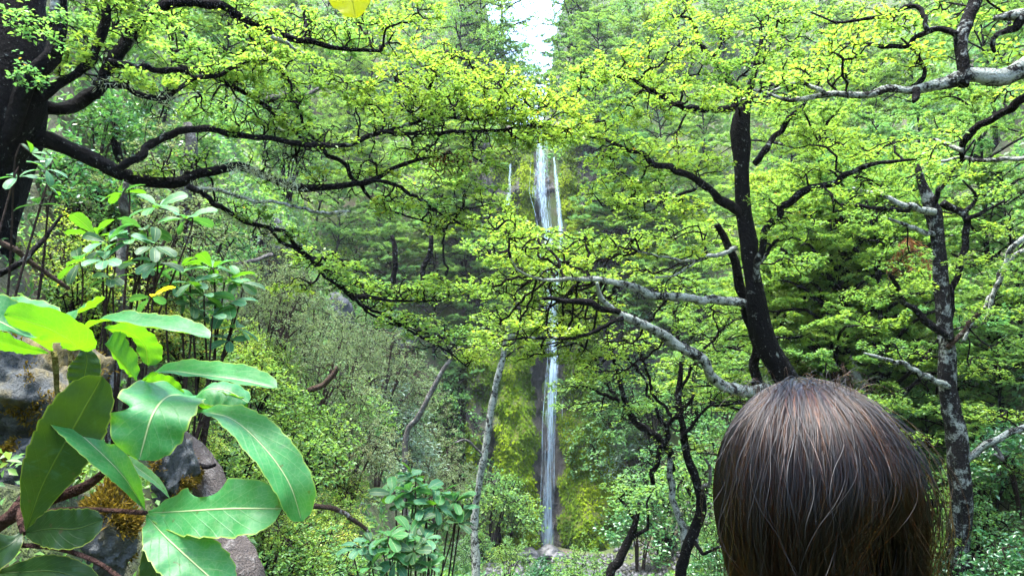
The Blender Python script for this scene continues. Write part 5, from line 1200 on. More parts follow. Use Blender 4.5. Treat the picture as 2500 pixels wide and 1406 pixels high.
# ------------------------------------------------------------------ large leaves of palmate shrubs
def blade_mesh(spine, hw, nrm, fold=0.25, teeth=11, curl=0.0, peak=0.62, nu=40, nv=9, notch=None, blunt=0.5, toothed=0.35, base=0.95):
    """one leaf: spine points (world), half width (m), facing direction; returns verts, quads, uv"""
    sp, _ = smooth_path(np.asarray(spine, float), np.ones(len(spine)), np.linalg.norm(spine[-1] - spine[0]) / nu)
    s = np.r_[0, np.cumsum(np.linalg.norm(np.diff(sp, axis=0), axis=1))]; s /= s[-1]
    t = np.linspace(0, 1, nu)
    sp = np.stack([np.interp(t, s, sp[:, k]) for k in range(3)], -1)
    T = unit(np.gradient(sp, axis=0))
    N0 = np.asarray(nrm, float); N0 = N0 / np.linalg.norm(N0)
    S = unit(np.cross(T, N0[None])); N = np.cross(S, T)
    wdt = hw * np.clip(np.sin(np.clip(t / peak, 0, 1) * pi / 2) ** base * (t <= peak) + (t > peak) * np.sqrt(np.clip(1 - np.clip((t - peak) / (1 - peak), 0, 1) ** (2 + blunt * 2), 0, 1)), 0.0, 1)
    wdt = np.maximum(wdt, hw * 0.03)
    q = np.linspace(-1, 1, nv)
    saw = ((t * teeth) % 1.0)
    tooth = np.where(t > toothed, 0.085 * saw, 0) * hw
    W = wdt[:, None] * np.abs(q)[None]
    W[:, 0] += tooth; W[:, -1] += tooth
    if notch:                                   # bitten edge: (side, start, end, depth)
        for sd, a, b, dp in notch:
            c = np.where((t > a) & (t < b), 1 - dp * np.sin(np.clip((t - a) / (b - a), 0, 1) * pi) ** 0.6, 1.0)
            cols = slice(0, nv // 2) if sd < 0 else slice(nv // 2 + 1, nv)
            W[:, cols] = np.minimum(W[:, cols], (wdt * c)[:, None])
    sg = np.sign(q)[None]
    V = sp[:, None] + S[:, None] * (sg * W * cos(fold))[..., None] + N[:, None] * (W * sin(fold) + curl * W ** 2 / hw - 0.05 * hw * (np.abs(q)[None] < .01))[..., None]
    rip = 0.05 * hw * (np.sin(t * 37 + 9 * hw * 50)[:, None] * np.abs(q)[None] ** 1.5 + 0.6 * np.sin(t * 17 + hw * 900)[:, None] * q[None])
    V = V + N[:, None] * rip[..., None]
    i = np.arange(nu * nv).reshape(nu, nv)
    F = np.stack([i[:-1, :-1], i[1:, :-1], i[1:, 1:], i[:-1, 1:]], -1).reshape(-1, 4)
    UV = np.stack([np.broadcast_to((q[None] + 1) / 2, (nu, nv)), np.broadcast_to(t[:, None], (nu, nv))], -1).reshape(-1, 2)
    return V.reshape(-1, 3), F, UV

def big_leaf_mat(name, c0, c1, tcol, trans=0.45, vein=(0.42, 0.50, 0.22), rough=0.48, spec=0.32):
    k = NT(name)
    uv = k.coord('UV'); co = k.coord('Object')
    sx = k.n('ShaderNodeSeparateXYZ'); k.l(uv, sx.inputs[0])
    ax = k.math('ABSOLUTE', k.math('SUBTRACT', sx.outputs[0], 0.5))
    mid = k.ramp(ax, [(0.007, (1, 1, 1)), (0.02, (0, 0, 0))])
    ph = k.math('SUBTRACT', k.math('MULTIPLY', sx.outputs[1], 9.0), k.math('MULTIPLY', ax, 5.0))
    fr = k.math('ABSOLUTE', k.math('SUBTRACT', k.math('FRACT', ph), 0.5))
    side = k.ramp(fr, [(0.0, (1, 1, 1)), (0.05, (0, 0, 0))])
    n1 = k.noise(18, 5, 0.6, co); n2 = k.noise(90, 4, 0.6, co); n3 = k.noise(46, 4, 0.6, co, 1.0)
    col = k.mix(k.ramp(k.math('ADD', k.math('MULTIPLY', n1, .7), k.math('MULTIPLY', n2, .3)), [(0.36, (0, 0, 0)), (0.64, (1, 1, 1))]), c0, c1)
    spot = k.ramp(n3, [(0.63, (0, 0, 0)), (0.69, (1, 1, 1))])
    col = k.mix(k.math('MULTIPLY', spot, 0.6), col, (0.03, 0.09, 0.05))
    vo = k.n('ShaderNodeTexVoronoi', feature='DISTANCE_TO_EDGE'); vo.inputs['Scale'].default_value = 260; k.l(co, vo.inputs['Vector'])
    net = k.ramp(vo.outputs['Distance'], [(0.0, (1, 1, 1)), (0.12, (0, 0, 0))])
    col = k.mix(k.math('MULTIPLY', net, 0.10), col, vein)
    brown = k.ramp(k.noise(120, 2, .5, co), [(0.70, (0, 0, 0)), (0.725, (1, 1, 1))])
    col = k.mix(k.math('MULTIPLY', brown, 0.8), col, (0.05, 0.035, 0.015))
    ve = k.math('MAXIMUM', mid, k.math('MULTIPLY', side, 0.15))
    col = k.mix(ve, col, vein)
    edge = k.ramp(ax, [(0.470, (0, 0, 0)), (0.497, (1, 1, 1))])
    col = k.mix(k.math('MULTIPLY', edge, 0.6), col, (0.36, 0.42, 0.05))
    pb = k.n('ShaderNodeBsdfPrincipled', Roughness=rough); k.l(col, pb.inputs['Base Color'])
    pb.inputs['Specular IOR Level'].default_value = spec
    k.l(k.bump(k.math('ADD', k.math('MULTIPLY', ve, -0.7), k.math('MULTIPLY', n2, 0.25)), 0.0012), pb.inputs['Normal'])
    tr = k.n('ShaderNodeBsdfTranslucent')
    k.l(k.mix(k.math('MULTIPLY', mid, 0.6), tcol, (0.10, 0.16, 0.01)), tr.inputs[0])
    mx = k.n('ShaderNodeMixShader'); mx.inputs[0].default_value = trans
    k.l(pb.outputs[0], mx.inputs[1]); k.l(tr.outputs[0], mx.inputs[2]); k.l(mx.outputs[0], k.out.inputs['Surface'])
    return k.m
M_BIG = big_leaf_mat('thick palmate leaf', (0.010, 0.105, 0.026), (0.034, 0.20, 0.056), (0.12, 0.33, 0.004))
M_BIG_SHADE = big_leaf_mat('shaded palmate leaf', (0.009, 0.034, 0.006), (0.015, 0.05, 0.009), (0.035, 0.075, 0.003), 0.3, (0.06, 0.11, 0.02))  # darker leaf copy: shade on the dark olive leaves is put into its colour
M_BIG_YEL = big_leaf_mat('yellowing palmate leaf', (0.42, 0.40, 0.01), (0.50, 0.46, 0.015), (0.75, 0.72, 0.01), 0.6, (0.5, 0.5, 0.03))
M_STALK = bark_mat('red brown stalk', (0.075, 0.038, 0.028), (0.03, 0.016, 0.014), (0.22, 0.18, 0.12), 0.8, 14, 0.85)
M_PET = bark_mat('green brown leaf stalk', (0.17, 0.17, 0.05), (0.12, 0.085, 0.035), (0.22, 0.22, 0.1), 0.8, 20, 0.85)

fg = thing('palmate_shrub', 'big toothed glossy leaves on red brown stalks close by in the lower corner', 'shrub', P(-500, 1500, 0.75))
UPc = (0, .92, .38)
def fleaf(spine, hw, nrm, mat=M_BIG, **kw):
    sp = np.array([P(*q) for q in spine]); d = np.mean([q[2] for q in spine])
    V, F, UV = blade_mesh(sp, hw * d / FPX, camvec(*nrm), **kw)
    return mesh_obj('leaf', V, F, mat, fg, smooth=True, uv=UV)
# first whorl, at the top of the upright stalk
fleaf([(128, 856, .60), (60, 815, .57), (-20, 775, .56), (-110, 755, .56)], 58, (.15, .85, .50), fold=.35, curl=.1)
fleaf([(150, 850, .61), (185, 842, .58), (120, 800, .555), (10, 768, .55)], 52, (-.2, .62, -.76), fold=.15, teeth=13)
fleaf([(165, 825, .63), (115, 775, .66), (40, 752, .68), (-60, 742, .70)], 44, (.1, .9, .4), fold=.2)
fleaf([(178, 815, .63), (160, 780, .66), (200, 752, .70), (235, 748, .73)], 52, (-.35, .75, .5), fold=.12, blunt=.2)
fleaf([(180, 820, .62), (255, 782, .60), (350, 795, .58), (430, 806, .57), (512, 824, .56)], 40, (.05, .95, .32), fold=.25, curl=.2, teeth=13)
fleaf([(255, 800, .64), (320, 812, .65), (355, 845, .66), (362, 892, .665)], 42, (.35, .5, -.8), fold=.2)
fleaf([(120, 862, .60), (60, 850, .60), (10, 835, .61), (-60, 830, .62)], 34, (.1, .55, -.75), fold=.1)
fleaf([(205, 842, .62), (212, 880, .62), (206, 915, .62), (202, 948, .62)], 36, (.3, .2, .9), M_BIG_SHADE, fold=.2)
# second whorl
fleaf([(336, 930, .60), (312, 900, .60), (285, 870, .605), (258, 838, .61)], 66, (.15, .6, -.78), fold=.3, blunt=.2)
fleaf([(338, 934, .60), (400, 905, .58), (480, 912, .57), (580, 925, .56), (676, 946, .55)], 38, (.0, .88, .46), fold=.3, curl=.15, teeth=13)
fleaf([(348, 936, .61), (385, 936, .61), (415, 950, .61), (438, 978, .61)], 36, (.2, .55, -.8), fold=.1)
fleaf([(475, 965, .62), (415, 962, .58), (372, 1010, .55), (338, 1122, .545)], 92, (.18, .62, .76), fold=.10, teeth=12, peak=.55, notch=[(1, .62, .74, .4)], nu=60)
fleaf([(462, 985, .61), (500, 950, .60), (555, 952, .60), (606, 982, .60)], 44, (.2, .80, .55), fold=-.1, curl=-.3)
fleaf([(470, 985, .61), (520, 985, .605), (565, 992, .605), (604, 996, .61)], 40, (.1, .6, -.75), fold=.1, teeth=9)
fleaf([(468, 1000, .60), (560, 1018, .56), (640, 1085, .54), (705, 1175, .53), (738, 1272, .53)], 52, (.42, .62, .66), fold=.28, curl=.1, teeth=13, peak=.7, nu=60)
# third whorl on the horizontal stalk
fleaf([(356, 1246, .56), (300, 1160, .545), (215, 1075, .54), (126, 1000, .545)], 42, (.55, .45, .68), fold=.42, notch=[(1, .52, .62, .5)])
fleaf([(416, 1218, .58), (385, 1180, .59), (340, 1145, .60), (298, 1112, .61)], 14, (.5, .5, .6), fold=.3)
fleaf([(362, 1250, .56), (450, 1246, .54), (560, 1240, .53), (690, 1240, .525)], 72, (-.10, .58, .80), fold=.12, teeth=9, peak=.66, notch=[(-1, .34, .62, .55)], nu=60, blunt=.4, base=.8)
fleaf([(358, 1258, .555), (405, 1310, .53), (470, 1370, .52), (560, 1450, .51)], 66, (.25, .55, .78), fold=.16, peak=.6, nu=60)
fleaf([(362, 1300, .57), (372, 1360, .57), (385, 1420, .57), (400, 1500, .57)], 40, (.5, .1, .85), M_BIG_SHADE, fold=.2)
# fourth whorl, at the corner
fleaf([(64, 1292, .56), (105, 1180, .55), (170, 1060, .54), (250, 918, .535)], 70, (.35, .10, .93), M_BIG_SHADE, fold=.14, peak=.66, teeth=12, nu=60, blunt=.0, base=.8)
fleaf([(62, 1300, .56), (120, 1290, .545), (185, 1290, .54), (250, 1268, .54)], 46, (.05, .35, .92), M_BIG_SHADE, fold=.12, blunt=.5, base=.75)
fleaf([(55, 1298, .56), (20, 1330, .55), (-30, 1350, .55), (-120, 1370, .55)], 62, (.1, .3, .93), M_BIG_SHADE, fold=.15)
fleaf([(-20, 1400, .56), (60, 1395, .55), (140, 1395, .54), (240, 1425, .54)], 36, (.0, .45, .88), M_BIG_SHADE, fold=.12)
fleaf([(312, 1118, .62), (340, 1110, .62), (365, 1108, .62), (388, 1112, .62)], 20, (.1, .5, -.8), fold=.1, teeth=6)
def fstalk(pts, mat, name='stem'):
    w_ = np.array([P(a, b, d) for a, b, r, d in pts]); r = np.array([r * d / FPX for _, _, r, d in pts])
    build_limb(name, w_, r, mat, fg, sides=10, rough=.06, seed=len(pts), kink=.1)
fstalk([(-500, 1500, 22, .78), (-200, 1380, 20, .68), (0, 1278, 17, .60), (60, 1240, 17, .585), (150, 1208, 14, .58), (210, 1185, 12, .585), (260, 1145, 8, .59), (310, 1075, 6, .60), (330, 990, 6, .605), (336, 930, 6, .60)], M_STALK)
fstalk([(20, 1265, 11, .59), (48, 1225, 10, .60), (80, 1180, 8, .61), (110, 1110, 7, .615), (150, 1010, 6, .61)], M_STALK)
fstalk([(60, 1238, 14, .585), (50, 1262, 11, .575), (58, 1300, 8, .56)], M_STALK)
fstalk([(58, 1300, 6, .56), (95, 1258, 5, .57), (150, 1243, 6, .565), (250, 1244, 6, .56), (358, 1252, 6, .557)], M_STALK, 'stalk')
fstalk([(50, 1330, 6, .56), (130, 1336, 6, .545), (200, 1355, 6, .535), (260, 1385, 6, .53), (330, 1440, 6, .525)], M_STALK, 'stalk')
fstalk([(132, 858, 7, .60), (136, 900, 7, .60), (139, 950, 6, .605), (150, 1012, 6, .61)], M_PET, 'stalk')
fstalk([(168, 835, 5, .63), (172, 880, 5, .63), (174, 940, 5, .625), (160, 1020, 5, .615)], M_PET, 'stalk')
fstalk([(205, 840, 3, .62), (190, 842, 3, .62), (168, 838, 4, .63)], M_PET, 'stalk')
fstalk([(336, 930, 4, .60), (400, 972, 4, .61), (470, 985, 4, .615)], M_PET, 'stalk')

# yellow leaf hanging in at the top
yl = thing('hanging_leaf', 'single bright yellow leaf hanging down at the top edge', 'leaf', P(850, -160, .62))
V, F, UV = blade_mesh(np.array([P(845, -110, .62), P(850, -60, .61), P(858, -10, .60), P(868, 44, .60)]), 80 * .6 / FPX, camvec(.05, .1, .98), fold=.12, peak=.55, blunt=-.6, teeth=7, notch=[(-1, .74, .82, .35)])
mesh_obj('blade', V, F, M_BIG_YEL, yl, smooth=True, uv=UV)
wp = np.array([P(845, -110, .62), P(850, -180, .63), P(880, -300, .66), P(1000, -500, .8)])
build_limb('twig', wp, np.array([.0012, .0016, .0022, .003]), M_STALK, yl, sides=7)

# mid distance palmate shrubs: every leaf an object, copies share mesh data
V, F, UV = blade_mesh(np.array([[0, 0, 0], [0.35, 0, .05], [0.7, 0, .03], [1.0, 0, -.06]]), .20, (0, 0, 1), fold=.18, nu=14, nv=5, teeth=5)
leaf_protos = []
for k, m in enumerate((big_leaf_mat('palmate leaf green', (0.02, 0.12, 0.035), (0.045, 0.19, 0.05), (0.09, 0.25, 0.008), rough=.5, spec=.25),
                       big_leaf_mat('palmate leaf blue green', (0.025, 0.12, 0.05), (0.06, 0.20, 0.10), (0.06, 0.20, 0.03), rough=.5, spec=.25),
                       big_leaf_mat('palmate leaf dark', (0.012, 0.06, 0.028), (0.025, 0.085, 0.03), (0.05, 0.16, 0.02), rough=.5, spec=.25), M_BIG_YEL)):
    me = mesh_obj('leaf', V, F, m, link=False, smooth=True, uv=UV).data
    leaf_protos.append(me)
for ob in [o for o in bpy.data.objects if o.name.startswith('leaf') and not o.users_collection]:
    bpy.data.objects.remove(ob)
from mathutils import Matrix
def palmate(label, whorls, stems, seed, group, basept):
    """whorls: px, py, depth, leaf length px, tint 0..3, number of leaves"""
    rs = np.random.default_rng(seed)
    root = thing('palmate_shrub', label, 'shrub', basept, group)
    b0 = np.array(basept)
    for k, (px, py, d, ln, ti, nl) in enumerate(whorls):
        c = P(px, py, d); L = ln * d / FPX * .92; nl = nl + 1
        up = unit(np.array([rs.normal(0, .30), -0.30 + rs.normal(0, .3), 1.0]))
        a = unit(np.cross(up, [0.3, 1, .1])); b = np.cross(up, a)
        ph = rs.uniform(0, 6.28)
        for j in range(nl):
            th = ph + j * 2 * pi / nl + rs.normal(0, .2)
            el = rs.normal(.02, .28)
            X = unit((a * cos(th) + b * sin(th)) * cos(el) + up * sin(el))
            Z = unit(up - X * up.dot(X) + rs.normal(0, .25, 3)); Z = unit(Z - X * Z.dot(X)); Y = np.cross(Z, X)
            sc_ = L * rs.uniform(.9, 1.35)
            t = ti if rs.random() < .75 else int(rs.integers(0, 3))
            o = bpy.data.objects.new('leaf', leaf_protos[t]); C.objects.link(o); o.parent = root
            o.matrix_parent_inverse = Matrix.Translation(-Vector([float(q) for q in basept]))
            M = np.eye(4); M[:3, 0] = X * sc_; M[:3, 1] = Y * sc_ * rs.uniform(.85, 1.3); M[:3, 2] = Z * sc_; M[:3, 3] = c + X * .10 * L
            o.matrix_basis = Matrix(M.tolist())
        mid = c * .55 + b0 * .45 + np.array([rs.normal(0, .03), rs.normal(0, .05), -.1 * L]) + up * -.3 * L
        build_limb('stem', np.array([c, c - up * L * .7 + rs.normal(0, .02, 3), mid, b0 + rs.normal(0, .04, 3)]), np.array([.0025, .0035, .005, .007]) * (d / 3.2) ** .6, M_TWIG_RED, root, sides=6, seed=k, rough=.05)
    return root
GP = 'palmate leaved shrubs on the bank'
def gpt(px, py, d):
    p = P(px, py, d); return (float(p[0]), float(p[1]), float(ground(p[0], p[1])) - .05)
palmate('glossy palmate shrub beneath the silvery stump, upright with bright green whorls', [
    (385, 505, 3.4, 66, 0, 7), (300, 470, 3.5, 50, 0, 5), (452, 535, 3.3, 62, 0, 7), (235, 575, 3.3, 62, 0, 5), (262, 592, 3.2, 70, 1, 5), (318, 585, 3.2, 56, 0, 6), (350, 560, 3.3, 56, 2, 5), (375, 600, 3.2, 60, 2, 5), (195, 640, 3.2, 58, 2, 5), (255, 635, 3.1, 66, 1, 5), (272, 680, 3.1, 50, 2, 5), (385, 640, 3.2, 56, 1, 5), (340, 640, 3.3, 50, 0, 5), (370, 725, 3.0, 46, 3, 4)], 0, 51, GP, gpt(300, 900, 3.3))
palmate('dense palmate shrub with blue green whorls beside the wiry olive bush', [
    (520, 655, 3.6, 66, 0, 7), (470, 690, 3.5, 60, 1, 6), (435, 705, 3.5, 62, 1, 6), (545, 690, 3.6, 60, 0, 6), (500, 720, 3.5, 60, 1, 6), (560, 740, 3.6, 60, 1, 6), (520, 770, 3.5, 56, 1, 6), (575, 800, 3.6, 54, 1, 5), (470, 745, 3.5, 56, 2, 6), (585, 690, 3.7, 50, 0, 5), (440, 650, 3.6, 54, 0, 6), (560, 830, 3.6, 44, 1, 5)], 0, 52, GP, gpt(480, 1000, 3.6))
palmate('dim palmate sprig with dull leaves hanging at the frame edge under the trunk', [(44, 432, 2.6, 44, 1, 5), (112, 412, 2.6, 40, 1, 4), (75, 375, 2.6, 34, 0, 4), (95, 500, 2.6, 50, 2, 3), (145, 480, 2.7, 26, 1, 3)], 0, 53, GP, gpt(10, 800, 2.7))
palmate('large palmate shrub with glossy whorls at the bottom of the bank', [
    (978, 1172, 5.2, 44, 1, 7), (1010, 1165, 5.2, 42, 0, 7), (960, 1205, 5.1, 46, 0, 6), (1002, 1200, 5.1, 42, 1, 7), (1040, 1195, 5.2, 42, 0, 6), (1078, 1205, 5.2, 46, 1, 7), (1062, 1232, 5.1, 50, 1, 7), (1110, 1225, 5.2, 44, 0, 6), (1130, 1242, 5.2, 44, 1, 6), (1030, 1242, 5.1, 46, 1, 7), (985, 1240, 5.1, 40, 2, 6), (1015, 1275, 5.0, 46, 2, 6), (1090, 1275, 5.1, 40, 2, 6), (1118, 1278, 5.1, 46, 2, 6),
    (880, 1335, 4.8, 46, 1, 7), (905, 1322, 4.8, 44, 1, 6), (950, 1310, 4.8, 46, 0, 7), (1000, 1300, 4.9, 46, 0, 7), (1035, 1315, 4.9, 46, 1, 7), (960, 1345, 4.8, 46, 0, 6), (925, 1355, 4.8, 44, 2, 6), (1010, 1345, 4.8, 44, 2, 6), (965, 1370, 4.8, 44, 1, 7), (1040, 1350, 4.9, 44, 1, 6), (905, 1385, 4.7, 42, 2, 6), (1000, 1390, 4.8, 42, 2, 6), (1050, 1385, 4.8, 42, 0, 6)], 0, 54, GP, gpt(1000, 1500, 5.0))

# ------------------------------------------------------------------ rock and log on the near bank
for k, (px, py, d, s, lab) in enumerate([
        (30, 960, 2.3, (.20, .22, .22), 'grey lichened rock with tufts of orange brown moss behind the big leaves'),
        (45, 1130, 2.2, (.11, .16, .12), 'lower grey rock block under the mossy ledge'),
        (410, 1150, 2.9, (.07, .09, .16), 'grey splintered stone standing beside the pale log'),
        (250, 1300, 2.0, (.06, .08, .12), 'small grey stone behind the brown leaf stalk')]):
    V, F = ICO4
    o = rock_obj('bank_rock', P(px, py, d) + np.array([0, s[1] * .6, -s[2] * .1]), s, M_ROCK, 130 + k, .5, .92, ICO4, smooth=False)
    tag(o, lab, 'rock', 'rocks on the near bank')
    # moss tufts on the rock, real fronds
    rs = np.random.default_rng(140 + k)
    me = o.data; co = np.zeros(len(me.vertices) * 3, np.float32); me.vertices.foreach_get('co', co); co = co.reshape(-1, 3)
    c0 = co.mean(0); nn = unit(co - c0)
    sel = np.nonzero(fbm(co[:, 0] * 11, co[:, 1] * 11, co[:, 2] * 11, 150 + k, 3) > .32)[0]
    if len(sel) > 10:
        kx = rs.choice(sel, 5200)
        p = co[kx] + rs.normal(0, .006, (len(kx), 3))
        Ls = rs.uniform(.008, .022, len(kx))
        V, F = leaf_mesh(p, nn[kx] + rs.normal(0, .6, (len(kx), 3)), rs.normal(0, 1, (len(kx), 3)), Ls, Ls * .28, .2)
        mo = mesh_obj('moss', V, F, M_MOSS_BROWN, o, {'tint': np.repeat(np.clip(.55 + rs.normal(0, .22, len(kx)), 0, 1), 4)}); mo['kind'] = 'stuff'
lg = thing('fallen_log', 'pale cracked fallen log lying down the bank behind the big leaves', 'log', P(540, 1300, 3.1))
wp, r = limb_px([(430, 1050, 24), (462, 1110, 36), (490, 1165, 38), (520, 1235, 36), (545, 1310, 36), (575, 1370, 40), (610, 1450, 44)], 3.3, 2.9)
build_limb('log', wp, r, bark_mat('cracked pale log', (0.15, 0.13, 0.115), (0.06, 0.05, 0.044), (0.26, 0.24, 0.215), .55, 30, .62), lg, sides=20, rough=.34, seed=4, kink=.3)
build_limb('branch_stub', np.array([P(470, 1130, 3.15), P(500, 1140, 3.05), P(525, 1135, 3.0)]), np.array([.012, .009, .006]), MID, lg, sides=7)

# ------------------------------------------------------------------ person seen from behind
hx, hy, hd = 1978, 1222, 0.73
HC = P(hx, hy, hd)                                   # middle of the head
feetz = float(ground(HC[0], HC[1]))
pers = thing('person', 'person with long brown hair seen from behind, facing the waterfall', 'person', (HC[0], HC[1], feetz))
def skin_body(name, joints, edges, mat, sub=2):
    me = bpy.data.meshes.new(name)
    me.from_pydata([j[0] for j in joints], edges, [])
    o = bpy.data.objects.new(name, me); C.objects.link(o)
    o.modifiers.new('skin', 'SKIN').use_smooth_shade = True
    sv = me.skin_vertices[0].data
    for v, j in zip(sv, joints): v.radius = j[1]
    sv[0].use_root = True
    md = o.modifiers.new('sub', 'SUBSURF'); md.levels = sub; md.render_levels = sub
    me.materials.append(mat)
    o.parent = pers; o.matrix_parent_inverse = pers.matrix_basis.inverted()
    return o
def plain(name, col, rough=.8, bump=0, sc_=60):
    k = NT(name); co = k.coord('Object')
    n = k.noise(sc_, 4, .6, co)
    pb = k.n('ShaderNodeBsdfPrincipled', Roughness=rough)
    k.l(k.mix(n, tuple(c * .75 for c in col), col), pb.inputs['Base Color'])
    if bump: k.l(k.bump(n, bump), pb.inputs['Normal'])
    k.l(pb.outputs[0], k.out.inputs['Surface']); return k.m
M_SKIN = plain('skin', (.45, .28, .21), .5)
M_JACKET = plain('orange brown jacket', (.34, .15, .035), .85, .002, 300)
M_TROUSER = plain('dark trousers', (.03, .03, .035), .9)
M_SHOE = plain('walking shoe', (.06, .05, .045), .7)
X0, Y0, Z0 = HC[0], HC[1], feetz
top = HC[2] + 0.10; HT = top - feetz
def J(x, y, z, rx, ry=None): return ((float(X0 + x), float(Y0 + y), float(Z0 + z)), (rx, ry or rx))
hz = HC[2] - feetz
jo = [J(0, .01, HT * .54, .13, .10), J(0, .0, HT * .63, .125, .095), J(0, -.01, HT * .74, .145, .10), J(0, -.005, HT * .815, .10, .08), J(0, .0, HT * .86, .052, .055), J(0, .015, hz - .055, .062, .07), J(0, .018, hz, .072, .088), J(0, .018, hz + .05, .060, .078),
      J(-.17, .0, HT * .805, .055), J(-.235, .01, HT * .63, .042), J(-.22, .07, HT * .49, .030), J(-.215, .10, HT * .455, .026, .036), J(-.21, .125, HT * .41, .016, .030),
      J(.17, .0, HT * .805, .055), J(.235, .01, HT * .63, .042), J(.22, .07, HT * .49, .030), J(.215, .10, HT * .455, .026, .036), J(.21, .125, HT * .41, .016, .030),
      J(-.09, .0, HT * .48, .085), J(-.10, .01, HT * .27, .058), J(-.105, -.01, .09, .04), J(-.105, .10, .035, .035, .03),
      J(.09, .0, HT * .48, .085), J(.10, .01, HT * .27, .058), J(.105, -.01, .09, .04), J(.105, .10, .035, .035, .03), J(0, .115, hz - .01, .014, .012)]
ed = [(0, 1), (1, 2), (2, 3), (3, 4), (4, 5), (5, 6), (6, 7), (3, 8), (8, 9), (9, 10), (10, 11), (11, 12), (3, 13), (13, 14), (14, 15), (15, 16), (16, 17), (0, 18), (18, 19), (19, 20), (20, 21), (0, 22), (22, 23), (23, 24), (24, 25), (6, 26)]
skin_body('body', jo, ed, M_SKIN)
jk = [(j[0], (j[1][0] + .018, j[1][1] + .018)) for j in jo]
sel = [0, 1, 2, 3, 8, 9, 10, 13, 14, 15]; mp = {v: i for i, v in enumerate(sel)}
skin_body('jacket', [jk[i] for i in sel], [(mp[a], mp[b]) for a, b in ed if a in mp and b in mp], M_JACKET)
sel = [0, 18, 19, 20, 22, 23, 24]; mp = {v: i for i, v in enumerate(sel)}
skin_body('trousers', [(jo[i][0], (jo[i][1][0] + .012, jo[i][1][1] + .012)) for i in sel], [(mp[a], mp[b]) for a, b in ed if a in mp and b in mp], M_TROUSER)
for sg in (-1, 1):
    skin_body('shoe', [J(sg * .105, -.05, .05, .045), J(sg * .105, .05, .045, .045, .042), J(sg * .107, .15, .035, .045, .032)], [(0, 1), (1, 2)], M_SHOE)
# fingers: five on each hand, hanging relaxed
for sg in (-1, 1):
    for fi in range(5):
        bx = sg * .21; by = .105 + (fi - 1.5) * .014 if fi < 4 else .085
        l = (.075, .085, .08, .062, .06)[fi]
        z = HT * (.415 if fi < 4 else .445)
        skin_body('finger', [J(bx, by, z, .009), J(bx - sg * .004, by + .006 - (.03 if fi == 4 else 0), z - l * .5, .0085), J(bx - sg * .018, by + .01 - (.035 if fi == 4 else 0), z - l, .007)], [(0, 1), (1, 2)], M_SKIN, 1)
# hair: dark mass under many strands
def hair_pts(az, lat, m, rs, lift=0.0, drop=0.34, wav=1.0):
    """one strand from the crown round the head and down; az 0 faces the camera"""
    RX, RY, RZ = .0825, .104, .106
    t = np.linspace(0, 1, m)
    L = pi / 2 * RZ * 1.15 + drop
    s = t * L
    th0 = lat
    th = th0 + s / .104
    on = th < pi / 2 + .12
    k = np.argmin(on) if not on.all() else m
    thc = np.minimum(th, pi / 2 + .12)
    below = np.maximum(0, (th - pi / 2 - .12) * .104)
    crown = np.array([-.010, -.012])
    a = az + 0 * t
    gap = np.exp(-((az - .23) / .34) ** 2)
    low = (th - pi / 2 + .30) * .104
    a = a + np.sign(az - .23 + 1e-3) * gap * .55 * sstep(.0, .10, low) * (np.abs(az) < 1.6)
    r = np.sin(thc)
    x = RX * r * np.sin(a) + crown[0] * (1 - r); y = -RY * r * np.cos(a) + crown[1] * (1 - r); z = RZ * np.cos(thc)
    infl = 1 - .27 * sstep(-.02, .13, below)
    x = x * infl + .0; y = y * infl * (1 - gap * .35 * sstep(.0, .12, low) * (np.cos(a) > 0)); z = z - below
    n = np.stack([np.sin(a) * r, -np.cos(a) * r, np.cos(thc) * .8], -1)
    p = np.stack([x, y, z], -1) + n * lift
    ph = rs.uniform(0, 50)
    w = wav * .0085 * t ** .7 * (1 if abs(az) < 1.35 else .35)
    p[:, 0] += w * np.array(fbm(t * 3 + ph, 0 * t, az * 2, 1, 3)); p[:, 1] += w * .7 * np.array(fbm(t * 3 + ph, 0 * t + 5, az * 2, 2, 3))
    return HC + p
def hair_mat(name, mel, red, tint=None):
    k = NT(name)
    h = k.n('ShaderNodeBsdfHairPrincipled'); h.parametrization = 'MELANIN'
    h.inputs['Melanin'].default_value = mel; h.inputs['Melanin Redness'].default_value = red
    h.inputs['Roughness'].default_value = .26; h.inputs['Radial Roughness'].default_value = .4
    h.inputs['IOR'].default_value = 1.38
    h.inputs['Random Color'].default_value = .42; h.inputs['Random Roughness'].default_value = .2
    k.l(h.outputs[0], k.out.inputs['Surface']); return k.m
M_HAIR = hair_mat('brown hair strands', .97, .22)
M_HAIRBASE = plain('hair mass', (.006, .004, .004), .6)
rs = np.random.default_rng(3)
na, nl2 = 72, 26
Vh = []
for i in range(na):
    a = -pi + 2 * pi * i / na
    Vh.append(hair_pts(a, .02, nl2, np.random.default_rng(1), -.006, .30, 0))
Vh = np.array(Vh)
idx = np.arange(na * nl2).reshape(na, nl2); nxt = np.roll(idx, -1, 0)
face = [i for i in range(na) if abs(-pi + 2 * pi * i / na) < 1.85 and abs(-pi + 2 * pi * (i + 1) / na) < 1.85]
F = np.stack([idx[:, :-1], idx[:, 1:], nxt[:, 1:], nxt[:, :-1]], -1)
Fk = np.concatenate([F[i] if i in face else F[i][:int(nl2 * .30)] for i in range(na)])
hair = mesh_obj('hair', Vh.reshape(-1, 3), Fk, M_HAIRBASE, pers, smooth=True)
m = 22; NS = 9000
PT = np.zeros((NS, m, 3), np.float32); RD = np.zeros((NS, m), np.float32)
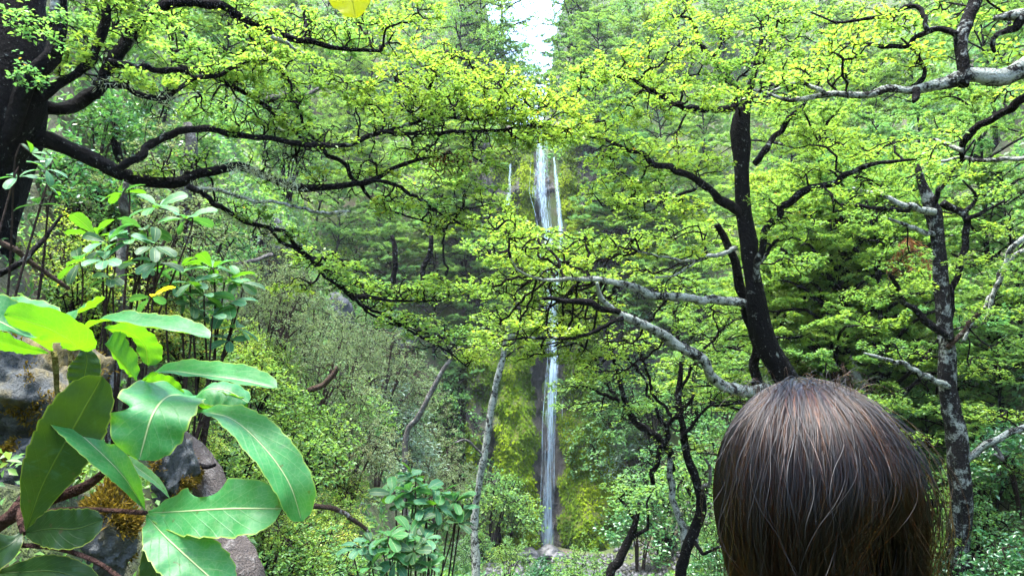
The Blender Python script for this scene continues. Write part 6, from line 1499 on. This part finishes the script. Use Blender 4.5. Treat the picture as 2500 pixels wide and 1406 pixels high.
for i in range(NS):
    az = rs.uniform(-1.72, 1.72); lat = abs(rs.normal(.0, .30)) + .01
    clump = round(az * 13 + .4 * sin(lat * 40)) / 13
    az2 = az * .42 + clump * .58 + rs.normal(0, .015)
    fly = rs.random() < .06 and abs(az) < 1.25
    PT[i] = hair_pts(az2, lat, m, rs, rs.uniform(-.004, .005) + (rs.uniform(0, .006) if fly else 0), rs.uniform(.22, .33), 1.6 if not fly else 9)
    RD[i] = np.linspace(1, .55, m) * rs.uniform(.00016, .00030)
for i in range(0, 620):                              # stray hairs crossing the back of the head
    az = rs.uniform(-1.3, 1.3); az *= .75; PT[i] = hair_pts(az, rs.uniform(.1, .9), m, rs, .004, .18, 2)
    t = np.linspace(0, 1, m)[:, None]
    PT[i] += np.array([[np.clip(rs.normal(0, .05), -.06 - .07 * sin(az), .06 - .07 * sin(az)), -.006, .0]]) * t ** 1.4 + np.array([[rs.normal(0, .014), 0, 0]]) * np.sin(t * rs.uniform(2, 6)) ; RD[i] = .00026
for i in range(620, 740):                            # frizz along the parting
    a0 = rs.uniform(-2.6, 2.6); b = hair_pts(a0, rs.uniform(.05, .35), m, rs, .002, .1, 1)[2]
    t = np.linspace(0, 1, m)[:, None]; q = rs.normal(0, 1, 3) * [.02, .01, .006]
    PT[i] = b + t * q + np.array([[0, 0, .014 * rs.uniform(.5, 1.3)]]) * np.sin(t * pi) ; RD[i] = .00016
hc = bpy.data.hair_curves.new('hair_strands')
hc.add_curves([m] * NS)
hc.attributes['position'].data.foreach_set('vector', PT.ravel()) if 'position' in hc.attributes else hc.points.foreach_set('position', PT.ravel())
ra = hc.attributes.get('radius') or hc.attributes.new('radius', 'FLOAT', 'POINT')
ra.data.foreach_set('value', RD.ravel())
hc.materials.append(M_HAIR)
ho = bpy.data.objects.new('hair_strands', hc); C.objects.link(ho)
ho.parent = hair; ho['kind'] = 'stuff'
ho.matrix_parent_inverse = (pers.matrix_basis).inverted() if False else Matrix.Identity(4)
bpy.context.view_layer.update()
ho.matrix_world = Matrix.Identity(4)

# ------------------------------------------------------------------ thin damp haze over the gorge
hz0, hz1 = (-74, -16, -9.0), (74, 113, 78.0)
V = np.array([[(hz0[0], hz1[0])[i & 1], (hz0[1], hz1[1])[i >> 1 & 1], (hz0[2], hz1[2])[i >> 2 & 1]] for i in range(8)], float)
F = np.array([[0, 2, 3, 1], [4, 5, 7, 6], [0, 1, 5, 4], [2, 6, 7, 3], [0, 4, 6, 2], [1, 3, 7, 5]])
hm = bpy.data.materials.new('haze'); hm.use_nodes = True
hm.node_tree.nodes.clear()
ho_ = hm.node_tree.nodes.new('ShaderNodeOutputMaterial'); pv_ = hm.node_tree.nodes.new('ShaderNodeVolumePrincipled')
pv_.inputs['Color'].default_value = (0.90, 0.95, 1.0, 1); pv_.inputs['Density'].default_value = 0.00035; pv_.inputs['Anisotropy'].default_value = 0.3
hm.node_tree.links.new(pv_.outputs[0], ho_.inputs['Volume'])
tag(mesh_obj('haze', V, F, hm), 'thin pale damp haze filling the gorge', kind='stuff')
